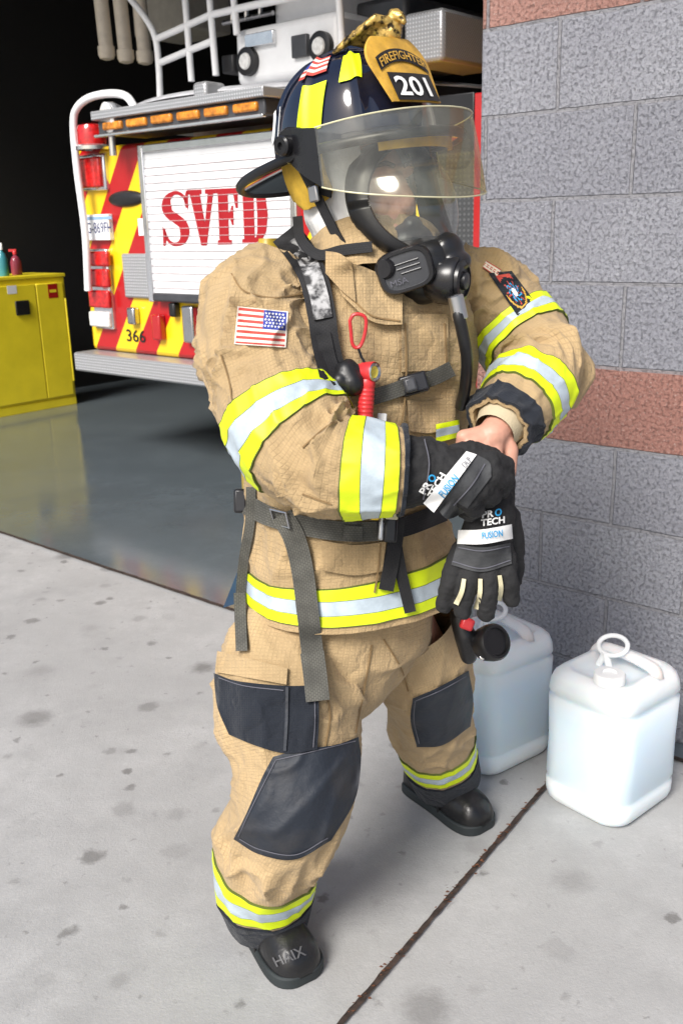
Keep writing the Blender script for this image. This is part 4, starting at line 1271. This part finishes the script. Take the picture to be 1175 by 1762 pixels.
mb = MB(); put_text(mb, 'FIREFIGHTER', fft, 0, .01); mb.build('shield_title', m_gold, fs_, smooth=0, weld=False)
# carved eagle holder directly above the shield
cr_ = MB()
cr_.ell(HF(.098, 0, .164), (fv * .034, lv * .022, tv * .024))
cr_.chain([(HF(.112, 0, .176), .014), (HF(.124, 0, .184), .012), (HF(.136, 0, .180), .008), (HF(.142, 0, .171), .0045)])
for sgn in (-1, 1):
    for q_ in range(5):
        x_ = .118 - .013 * q_; h_ = .176 - .005 * q_
        cr_.chain([(HF(x_, sgn * .012, h_), .0085), (HF(x_ - .010, sgn * (.032 + .003 * q_), h_ + .006), .0072), (HF(x_ - .034, sgn * (.046 + .003 * q_), h_ - .008), .0040)], 8)
cr_ = remesh(cr_, .0021, 1); wrinkle_mb(cr_, .0010, 160)
cr_.build('crest_holder', m_goldm, helmet, smooth=60)
rws = [[HF(-.080 + .100 * j / 20, -.112 - .012 * sin(pi * j / 20) + .018 * (i / 12) ** 2, -.012 - (.064 + .02 * sin(pi * j / 20)) * i / 12 + .004 * noise.noise(V((j * .4, i * .4, 0)))) for j in range(21)] for i in range(13)]
mb = MB(); mb.sheet(rws, [[p + lv * .006 for p in r_] for r_ in rws]); mb.build('ear_flap', m_yelcloth, helmet, smooth=60)
# --- face mask: big wraparound lens in a thick rubber frame
M0 = (.042, 0, -.114)
def mlens(a, e, o_=0):
    kf, kl, kt = .150 + o_, .104 + o_, .132 + o_
    ca = cos(e)
    t_ = kt * sin(e)
    return HF(M0[0] + kf * ca * cos(a) - t_ * .16, -kl * ca * sin(a), M0[2] + t_)
EA = R(78)
lens_rows = []
def rimpt(s_):
    x = 2 * pi * s_
    return EA * cos(x), R(3) + R(55) * sin(x)
NR = 16; NS = 80
for i in range(NR + 1):
    k = i / NR
    rw = []
    for j in range(NS + 1):
        a, e = rimpt(j / NS)
        rw.append(mlens(a * k, R(3) + (e - R(3)) * k))
    lens_rows.append(rw)
fm_ = MB()
fo, fi = [], []
for q_ in range(8):
    rw, rw2 = [], []
    for j in range(NS + 1):
        a, e = rimpt(j / NS); k = .84 + .20 * q_ / 7
        o_ = .006 * sin(pi * (q_ + .6) / 8.2)
        rw.append(mlens(a * k, R(3) + (e - R(3)) * k, .002 + o_)); rw2.append(mlens(a * k, R(3) + (e - R(3)) * k, -.004))
    fo.append(rw); fi.append(rw2)
fm_.sheet(fo, fi)
sk = []
for q_ in range(8):
    rw = []
    for j in range(NS + 1):
        a, e = rimpt(j / NS); p = mlens(a, e)
        tgt = HF(.022, -.083 * sin(a) / max(.3, abs(sin(EA))), -.095 + .105 * sin(e) * 1.05)
        rw.append(p.lerp(tgt, q_ / 7 * .5))
    sk.append(rw)
fm_.grid(sk)
RL = -.010; RT = .016
cc = MB(); cc.ell(HF(.146, RL, -.238 + RT), (fv * .050, lv * .054, tv * .040)); cc.ell(HF(.126, RL, -.266 + RT), (fv * .044, lv * .044, tv * .036))
cc.ell(HF(.10, RL, -.226 + RT), (fv * .06, lv * .062, tv * .044)); cc.ell(HF(.150, RL, -.218 + RT), (fv * .044, lv * .050, tv * .030))
cc = remesh(cc, .004, 3)
fm_.add(cc.v, cc.f)
mask = fm_.build('face_mask', m_rub, per, smooth=60)
mb = MB(); mb.grid(lens_rows); mb.build('lens', m_lens, mask, smooth=60)
mb = MB(); mb.ell(HF(.096, 0, -.178), (fv * .046, lv * .046, tv * .036)); mb.ell(HF(.110, 0, -.154), (fv * .018, lv * .020, tv * .022)); mb = remesh(mb, .003, 3); mb.build('nose_cup', m_dgrey, mask)
rc = HF(.196, RL + .010, -.268 + RT); ra_ = (fv + lv * .30 - tv * .18).normalized()
mb = MB(); mb.lathe(rc, ra_, [(.034, -.05), (.042, -.03), (.042, 0), (.039, .006), (.035, .006), (.034, .012), (.027, .014), (.026, .010), (.016, .010), (.014, .017), (0, .018)], 36); reg = mb.build('regulator', m_plas, mask)
mb = MB(); mb.ell(HF(.180, RL + .014, -.214 + RT), (fv * .024, lv * .032, tv * .028)); mb.ell(HF(.190, RL + .018, -.237 + RT), (fv * .024, lv * .032, tv * .020)); mb = remesh(mb, .003, 3); mb.build('regulator_cap', m_plas, reg)
mb = MB(); mb.tube([HF(.182, RL - .02, -.238 + RT), HF(.202, RL - .012, -.25 + RT), HF(.208, RL, -.262 + RT)], .009, 10); mb.build('regulator_lever', m_rub, reg)
sc_ = HF(.144, -.070, -.232 + RT * .6); sd = (fv * .62 - lv * .78 - tv * .06).normalized(); sx = (tv.cross(sd)).normalized(); sy = sd.cross(sx)
rr_ = R(10); sx, sy = sx * cos(rr_) + sy * sin(rr_), sy * cos(rr_) - sx * sin(rr_)
rows = []
for h_, k in ((-.03, .9), (0, 1), (.012, 1), (.017, .93), (.017, .80), (.014, .77), (.015, .3), (.015, .001)):
    rows.append([sc_ + sd * h_ + (sx * (math.copysign(abs(cos(a)) ** .55, cos(a)) * .048) + sy * (math.copysign(abs(sin(a)) ** .6, sin(a)) * .036)) * k for a in [2 * pi * j / 40 for j in range(41)]])
mb = MB(); mb.grid(rows, lambda i, j: 0 if i < 4 else 1); sp_ = mb.build('speech_unit', [m_plas, m_dgrey], mask, smooth=50)
mb = MB(); put_text(mb, 'MSA', lambda u, v: sc_ + sd * .0178 + sx * (-.030 + .030 * u) + sy * (-.020 + .010 * v), 0, .0); mb.build('lettering', m_thread, sp_, smooth=0, weld=False)
for k_ in range(3):
    mb = MB(); mb.tube([sc_ + sd * .0155 + sx * (-.02 + .006 * k_) + sy * (.012 - .008 * k_), sc_ + sd * .0155 + sx * .026 + sy * (.012 - .008 * k_)], .0016, 6)
    mb.build('speech_grille', m_plas, sp_)
mb = MB(); c0 = HF(.124, -.096, -.226 + RT * .6); mb.lathe(c0, (-lv + fv * .2).normalized(), [(.018, -.03), (.018, .006), (.015, .012), (0, .012)], 20); mb.build('speech_unit_cap', m_plas, sp_)
def flatstrap(name, pts, w_, mat_, par, nrm):
    pts = resample([V(p) for p in pts], 24); rows = []; rin = []; uv = []
    for i, p in enumerate(pts):
        t = (pts[min(23, i + 1)] - pts[max(0, i - 1)]).normalized(); s_ = t.cross(nrm).normalized()
        n_ = s_.cross(t).normalized()
        rows.append([p + s_ * w_ * (q_ / 4 - .5) for q_ in range(5)]); rin.append([x - n_ * .003 for x in rows[-1]])
        uv.append([(i * .01, w_ * q_ / 4) for q_ in range(5)])
    mb = MB(); mb.sheet(rows, rin, 0, uv); return mb.build(name, mat_, par)
flatstrap('chin_strap', [HF(-.02, -.125, -.02), HF(.005, -.114, -.09), HF(.045, -.112, -.17), HF(.08, -.090, -.225)], .020, m_webb, helmet, -lv)
mb = MB(); k0 = HF(.004, -.123, -.075); mb.box(-.011, .011, -.004, .004, -.014, .014, mat=Matrix.Translation(k0) @ Matrix((lv.cross(tv), lv, tv)).transposed().to_4x4()); mb.build('strap_buckle', m_steel, helmet, bevel=.003)
flatstrap('head_strap', [HF(.030, -.108, -.08), HF(-.02, -.110, -.06), HF(-.08, -.08, -.05)], .014, m_webb, mask, -lv)
flatstrap('head_strap', [HF(.06, -.100, -.18), HF(0, -.116, -.175), HF(-.07, -.09, -.16)], .012, m_webb, mask, -lv)
# --- gloves
rg = MB()
rg.chain([(P(692, 811, 1.515), .061), (P(722, 810, 1.512), .056), (P(748, 812, 1.508), .049), (P(775, 818, 1.502), .044), (P(798, 826, 1.50), .041)])
kn2 = [(842, 794, 1.505), (842, 816, 1.492), (828, 838, 1.488), (804, 860, 1.490)]
cen = P(772, 820, 1.505)
for k_ in kn2:
    p = P(*k_); rg.chain([(cen, .036), (cen.lerp(p, .6), .026), (p, .0190)])
cu_ = [[(868, 800, 1.525), (870, 822, 1.555), (848, 832, 1.562)], [(866, 827, 1.515), (860, 844, 1.55), (838, 846, 1.56)], [(846, 853, 1.508), (838, 862, 1.54), (820, 858, 1.556)], [(816, 875, 1.508), (806, 881, 1.535), (794, 870, 1.55)]]
for k_, sg in zip(kn2, cu_):
    rg.chain([(P(*k_), .0188), (P(*sg[0]), .0160), (P(*sg[1]), .0145), (P(*sg[2]), .014)])
rg.chain([(P(770, 796, 1.52), .027), (P(812, 780, 1.53), .020), (P(846, 788, 1.55), .017), (P(856, 806, 1.566), .016)])
rg = remesh(rg, .0032, 1); wrinkle_mb(rg, .0030, 42, 2)
SG1 = Surf(rg)
g1 = rg.build('glove', m_glove, per, smooth=0); g1.data.polygons.foreach_set('use_smooth', [True] * len(g1.data.polygons))
mb = MB(); drape(mb, between([(820, 782), (842, 796), (845, 820)], [(752, 876), (770, 893), (798, 882)], 18, 18), SG1, .004, .004, sm=2); mb.build('knuckle_panel', m_gback, g1, smooth=60)
seams('glove_seam', m_thread, g1, SG1, .0065, 2, [[(834, 798), (812, 834), (780, 870)], [(690, 748), (700, 800), (692, 874)], [(730, 755), (738, 800), (728, 860)]])
mb = MB(); drape(mb, between([(802, 776), (820, 782)], [(728, 866), (746, 882)], 6, 24), SG1, .009, .004, sm=3); stp = mb.build('wrist_strip', m_white, g1, smooth=60)
mb = MB(); dtext(mb, 'FUSION', [(753, 849), (780, 815), (790, 824), (764, 858)], SG1, .0125, 0, .02, 1.5); mb.build('lettering', m_blue, stp, smooth=0, weld=False)
mb = MB(); dtext(mb, 'DLP', [(793, 799), (804, 785), (812, 791), (801, 805)], SG1, .0125, 0, .0, 1.5); mb.build('lettering', m_thread, stp, smooth=0, weld=False)
mb = MB(); dtext(mb, 'PR', [(720, 846), (733, 826), (744, 833), (731, 852)], SG1, .006, 0, .03, 1.5); mb.build('lettering', m_white, g1, smooth=0, weld=False)
mb = MB(); dtext(mb, 'TECH', [(734, 852), (757, 812), (768, 818), (745, 858)], SG1, .006, 0, .03, 1.5); mb.build('lettering', m_white, g1, smooth=0, weld=False)
mb = MB(); dtext(mb, 'O', [(734, 825), (741, 814), (752, 821), (745, 832)], SG1, .006, 0, .03, 1.5); mb.build('lettering', m_blue, g1, smooth=0, weld=False)
lg = MB()
lg.chain([(P(845, 815, 1.60), .037), (P(847, 850, 1.585), .037), (P(844, 888, 1.560), .040), (P(834, 925, 1.558), .042)])
kn3 = [(788, 962, 1.560), (812, 972, 1.550), (840, 974, 1.548), (866, 962, 1.553)]
for k_ in kn3:
    p = P(*k_); lg.chain([(P(842, 880, 1.565), .034), (P(836, 920, 1.562).lerp(p, .35), .032), (p, .021)])
tips = [[(774, 1005, 1.549), (764, 1042, 1.560)], [(802, 1015, 1.535), (796, 1052, 1.544)], [(840, 1018, 1.532), (836, 1056, 1.541)], [(874, 1000, 1.543), (880, 1030, 1.553)]]
for k_, sg in zip(kn3, tips):
    lg.chain([(P(*k_), .0205), (P(*sg[0]), .0165), (P(*sg[1]), .0145)])
lg.chain([(P(868, 890, 1.58), .026), (P(882, 935, 1.59), .021), (P(882, 985, 1.592), .018), (P(878, 1010, 1.592), .017)])
lg = remesh(lg, .0034, 2); wrinkle_mb(lg, .0028, 46, 5)
SG2 = Surf(lg)
g2 = lg.build('glove', m_glove, per, smooth=0); g2.data.polygons.foreach_set('use_smooth', [True] * len(g2.data.polygons))
mb = MB(); drape(mb, between([(786, 936), (830, 942), (878, 934)], [(776, 972), (828, 984), (880, 970)], 18, 10), SG2, .004, .004, sm=2); mb.build('knuckle_panel', m_gback, g2, smooth=60)
seams('glove_seam', m_thread, g2, SG2, .0065, 2, [[(778, 966), (828, 978), (878, 964)], [(788, 942), (830, 948), (876, 940)]])
mb = MB(); drape(mb, between([(788, 912), (830, 911), (880, 902)], [(786, 936), (832, 936), (882, 927)], 16, 6), SG2, .009, .004, sm=3); stp = mb.build('wrist_strip', m_white, g2, smooth=60)
mb = MB(); dtext(mb, 'FUSION', [(828, 916), (864, 911), (865, 923), (829, 928)], SG2, .0125, 0, .02, 1.58); mb.build('lettering', m_blue, stp, smooth=0, weld=False)
mb = MB(); dtext(mb, 'PR', [(829, 880), (849, 877), (849, 889), (829, 892)], SG2, .006, 0, .03, 1.58); mb.build('lettering', m_white, g2, smooth=0, weld=False)
mb = MB(); dtext(mb, 'TECH', [(827, 894), (868, 888), (868, 900), (827, 906)], SG2, .006, 0, .03, 1.58); mb.build('lettering', m_white, g2, smooth=0, weld=False)
mb = MB(); dtext(mb, 'O', [(851, 876), (863, 874), (863, 887), (851, 889)], SG2, .006, 0, .03, 1.58); mb.build('lettering', m_blue, g2, smooth=0, weld=False)
for a_, d_ in (((798, 996), (784, 1040)), ((826, 996), (818, 1048)), ((859, 990), (858, 1034))):
    mb = MB(); dstrip(mb, [a_, ((a_[0] + d_[0]) / 2 + 3, (a_[1] + d_[1]) / 2), d_], [7, 9], SG2, .008, .006, n=14, m=3, Y=1.556, sm=3); mb.build('finger_side', m_cream, g2)
# --- breathing apparatus
fy = V((sin(R(35)), -cos(R(35)), 0))
tc_ = P(620, 700, 1.81)
bpl = MB(); q_ = tc_ - fy * .215
bpl.box(-.13, .13, -.012, .012, -.28, .26, mat=Matrix.Translation(q_) @ Matrix.Rotation(R(35), 4, 'Z'))
pack = bpl.build('air_pack', m_plas, per, bevel=.01)
mb = MB(); base = tc_ - fy * .31; mb.lathe(base, (0, 0, 1), [(0, -.30), (.05, -.29), (.083, -.25), (.085, .18), (.07, .24), (.03, .27), (.02, .31), (0, .31)], 28); mb.build('cylinder', M('cylinder_yellow', (.5, .36, .04), .4), pack)
mb = MB(); dstrip(mb, [(490, 400), (518, 436), (540, 480), (553, 540), (560, 590), (574, 650)], [52, 46], SF_ta, .016, .012, n=50, m=7, sm=4, Y=1.80); ss = mb.build('shoulder_strap', m_webb, pack, smooth=60)
mb = MB(); dstrip(mb, [(506, 410), (530, 450), (548, 505), (556, 548)], 32, SF_ta, .022, .008, n=40, m=6, sm=4, Y=1.80); mb.build('strap_pad', m_worn, ss, smooth=60)
mb = MB(); dstrip(mb, [(556, 575), (566, 620), (582, 660)], 26, SF_ta, .019, .006, n=20, m=4, sm=4); mb.build('strap_pad', m_webb, ss, smooth=60)
flatstrap('neck_strap', [P(512, 372, 1.80), P(518, 412, 1.73), P(548, 438, 1.69), P(590, 430, 1.68), P(640, 424, 1.67)], .018, m_webb, mask, V((0, -1, .3)))
mb = MB(); dstrip(mb, [(640, 684), (672, 674), (700, 664)], 27, SF_t, .016, .006, n=20, m=4); cs = mb.build('chest_strap', m_web, pack)
mb = MB(); dstrip(mb, [(728, 656), (750, 648), (778, 634)], 27, SF_t, .016, .006, n=20, m=4); mb.build('chest_strap', m_web, pack)
def bxpx(name, c, w_, h_, surf, mat_, par, dep=.018, off=.02, rot=0, bevel=.005, Y=1.6):
    p = surf.at(c[0], c[1], off, Y) if surf else P(c[0], c[1], Y)
    m_ = Matrix.Translation(p) @ Matrix((Rv, -Fv, Uv)).transposed().to_4x4() @ Matrix.Rotation(R(rot), 4, 'Y')
    mb = MB(); mb.box(-w_ / 2, w_ / 2, -dep, dep * .2, -h_ / 2, h_ / 2, mat=m_)
    return mb.build(name, mat_, par, bevel=bevel)
bxpx('buckle', (712, 660), .050, .036, SF_t, m_plas, cs, rot=-16, off=.024)
bxpx('buckle_tongue', (706, 662), .022, .026, SF_t, m_dgrey, cs, dep=.01, off=.034, rot=-16)
mb = MB(); hp = [HF(.182, RL + .02, -.29), P(787, 535, 1.63), P(796, 575, 1.63), P(803, 620, 1.645), P(800, 665, 1.67), P(792, 700, 1.70)]
mb.tube(resample(hp, 40), .0105, 12); hose = mb.build('air_hose', m_rub, pack)
mb = MB(); d_ = (hp[2] - hp[1]).normalized(); mb.lathe(P(787, 528, 1.63), d_, [(.011, -.02), (.0135, -.018), (.0135, .02), (.011, .022)], 16); mb.build('hose_fitting', m_steel, hose)
mb = MB(); dstrip(mb, [(424, 868), (468, 890), (540, 908), (600, 915), (652, 914)], 34, SF_t, .012, .008, n=44, m=6); belt = mb.build('waist_belt', m_web, pack, smooth=60)
mb = MB(); dstrip(mb, [(650, 914), (700, 905), (764, 880)], 34, SF_t, .014, .008, n=24, m=6); mb.build('belt_end', m_webb, belt, smooth=60)
mb = MB(); drape(mb, between([(592, 904), (624, 906)], [(590, 928), (623, 930)], 5, 5), SF_t, .018, .006); mb.build('belt_keeper', m_web, belt)
bxpx('belt_buckle', (656, 908), .012, .045, SF_t, m_steel, belt, dep=.008, off=.02, rot=4)
bxpx('belt_buckle', (672, 910), .024, .05, SF_t, m_plas, belt, dep=.012, off=.022, rot=4)
bxpx('yellow_tag', (645, 889), .016, .012, SF_t, M('tag_yellow', (.75, .5, .02), .5), belt, dep=.006, off=.026)
bxpx('label', (674, 886), .022, .016, SF_t, m_cream, belt, dep=.003, off=.03, rot=3)
pr = [SF_t.at(x, y, .022) for x, y in ((466, 876), (492, 882), (498, 908), (474, 902))]
mb = MB(); mb.tube(pr, .0028, 8, closed=True); mb.build('ring_buckle', m_steel, belt)
bxpx('side_buckle', (414, 862), .026, .046, SF_t, m_plas, belt, dep=.02, off=.0, rot=0, Y=1.74)
bxpx('label', (657, 720), .016, .018, SF_t, m_white, coat, dep=.003, off=.014, rot=4)
hs = MB(); rws, uv = strip([(484, 886), (506, 925), (520, 980), (529, 1050), (536, 1110), (547, 1204)], [38, 38], 50, 5)
drape(hs, rws, SF_tl, .020, .005, 0, None, 12, uv); h1 = hs.build('hanging_strap', m_web, pack, smooth=60)
mb = MB(); rws, uv = strip([(537, 1122), (542, 1160), (547, 1206)], 41, 12, 5); drape(mb, rws, SF_tl, .030, .009, 0, None, 6, uv); mb.build('strap_end', m_web, h1, smooth=60)
hs = MB(); rws, uv = strip([(432, 838), (430, 900), (420, 960), (414, 1030), (416, 1118)], 17, 44, 4)
drape(hs, rws, SF_tl, .022, .005, 0, None, 12, uv); h2 = hs.build('hanging_strap', m_web, pack, smooth=60)
mb = MB(); rws, uv = strip([(412, 1020), (414, 1070), (416, 1120)], 20, 12, 4); drape(mb, rws, SF_tl, .028, .008, 0, None, 6, uv); mb.build('strap_end', m_web, h2)
for pth, w_ in (([(684, 890), (680, 930), (672, 975), (664, 1016)], 26), ([(680, 930), (690, 985), (706, 1054)], 20)):
    mb = MB(); rws, uv = strip(pth, w_, 26, 4); drape(mb, rws, SF_t, .020, .005, 0, None, 8, uv); mb.build('hanging_strap', m_webb, pack, smooth=60)
mb = MB(); drape(mb, between([(424, 945), (436, 950)], [(384, 1046), (426, 1032)], 8, 12), None, 0, .006, Y=1.80); mb.build('side_cloth', m_navyblue, pack)
gc = P(845, 1106, 1.74)
gd = (CAM - gc).normalized()
mb = MB(); mb.lathe(gc, (gd * .7 + V((.5, 0, .1))).normalized(), [(0, -.034), (.02, -.032), (.034, -.02), (.037, 0), (.037, .012), (.033, .018), (.028, .018), (.026, .013), (0, .013)], 28); pg = mb.build('alarm_unit', m_rub, pack)
mb = MB(); mb.chain([(P(790, 1062, 1.77), .020), (P(800, 1095, 1.76), .022), (P(806, 1128, 1.77), .018)]); mb.chain([(P(800, 1090, 1.76), .015), (P(830, 1108, 1.75), .014)]); mb = remesh(mb, .004, 2); mb.build('alarm_hose', m_rub, pg)
bxpx('alarm_button', (804, 1074), .026, .024, None, m_red, pg, dep=.02, rot=20, Y=1.725)
mb = MB(); mb.lathe(P(830, 1130, 1.725), gd, [(.006, -.005), (.006, .004), (0, .005)], 10); mb.build('bolt', m_steel, pg)
mc = MB(); mc.chain([(SF_t.at(596, 640, .03), .020), (SF_t.at(606, 660, .035), .022)]); mc.chain([(SF_t.at(585, 655, .03), .015), (SF_t.at(620, 665, .03), .014)]); mc.chain([(SF_t.at(600, 630, .03), .013), (SF_t.at(612, 640, .035), .012)])
mc = remesh(mc, .003, 1); mc.build('clip', m_rub, pack, smooth=60)
# --- flashlight and carabiner
fp = SF_t.at(632, 660, .042)
fl = empty('flashlight', Matrix.Translation(fp), 'small red flashlight hanging on the chest of the tan coat', 'flashlight')
a_ = SF_t.at(632, 648, .046); b_ = SF_t.at(628, 724, .040)
dd = (b_ - a_).normalized()
prof = [(0, 0), (.012, 0), (.0135, .004)]
for k in range(9): prof += [(.0135, .012 + .007 * k), (.0128, .0135 + .007 * k), (.0128, .0165 + .007 * k), (.0135, .018 + .007 * k)]
prof += [(.012, .085), (0, .087)]
mb = MB(); mb.lathe(a_ + dd * .004, dd, prof, 20); mb.build('barrel', m_red, fl)
hd_ = (V((.75, -.6, .05))).normalized(); hc = SF_t.at(636, 640, .046)
mb = MB(); mb.lathe(hc, hd_, [(0, -.026), (.012, -.025), (.0165, -.012), (.0175, .008), (.0165, .011)], 22); mb.build('head', m_red, fl)
mb = MB(); mb.lathe(hc, hd_, [(.0165, .0095), (.014, .0125), (.010, .010), (.004, .006), (0, .006)], 22, mi=[0, 0, 1, 1]); mb.build('lens', [m_steel, M('led_yellow', (.75, .6, .08), .2)], fl)
cp = [(602, 552), (608, 542), (620, 541), (629, 548), (629, 566), (625, 584), (619, 596), (611, 598), (606, 590), (604, 572)]
k3 = [SF_t.at(p[0], p[1], .034) for p in cp]
kz = min((p.y for p in k3)) * .5 + .5 * sum((p.y for p in k3)) / len(k3)
pts = resample([P(p[0], p[1], kz) for p in cp] + [P(*cp[0], kz)], 44)[:-1]
mb = MB(); mb.tube(pts, .0030, 8, closed=True); o = mb.build('carabiner', m_red); tag(o, 'red carabiner clipped to the coat above the flashlight', 'carabiner')
mb = MB(); mb.tube([P(616, 598, kz), P(622, 615, kz), SF_t.at(632, 632, .045)], .0025, 6); mb.build('clip_cord', m_rub, fl)
# ================================================================== CAMERA, LIGHT
cd = bpy.data.cameras.new('Camera'); cam = bpy.data.objects.new('Camera', cd); COL.objects.link(cam)
cd.sensor_fit = 'VERTICAL'; cd.sensor_height = 36; cd.lens = 36 * FP / 1762; cd.clip_end = 1000; cd.clip_start = .05
cam.matrix_world = Matrix.Translation(CAM) @ Matrix((Rv, Uv, -Fv)).transposed().to_4x4()
cd.dof.use_dof = True; cd.dof.focus_distance = 1.75; cd.dof.aperture_fstop = 10
S.camera = cam
SD = V((-.48, -.76, .78)).normalized()
wd = bpy.data.worlds.new('World'); S.world = wd; wd.use_nodes = True
nt = wd.node_tree; sky = nt.nodes.new('ShaderNodeTexSky'); sky.sky_type = 'NISHITA'; sky.sun_disc = False
sky.sun_elevation = math.asin(SD.z); sky.sun_rotation = math.atan2(SD.x, SD.y); sky.air_density = 1.0; sky.dust_density = 3.0
bg = nt.nodes['Background']; nt.links.new(sky.outputs[0], bg.inputs[0]); bg.inputs[1].default_value = .135
sl = bpy.data.lights.new('Sun', 'SUN'); sl.energy = 4.5; sl.angle = R(24); sl.color = (1, .975, .94)
so = bpy.data.objects.new('Sun', sl); COL.objects.link(so); so.rotation_euler = SD.to_track_quat('Z', 'Y').to_euler()
S.view_settings.view_transform = 'Standard'; S.view_settings.look = 'None'; S.view_settings.exposure = 0
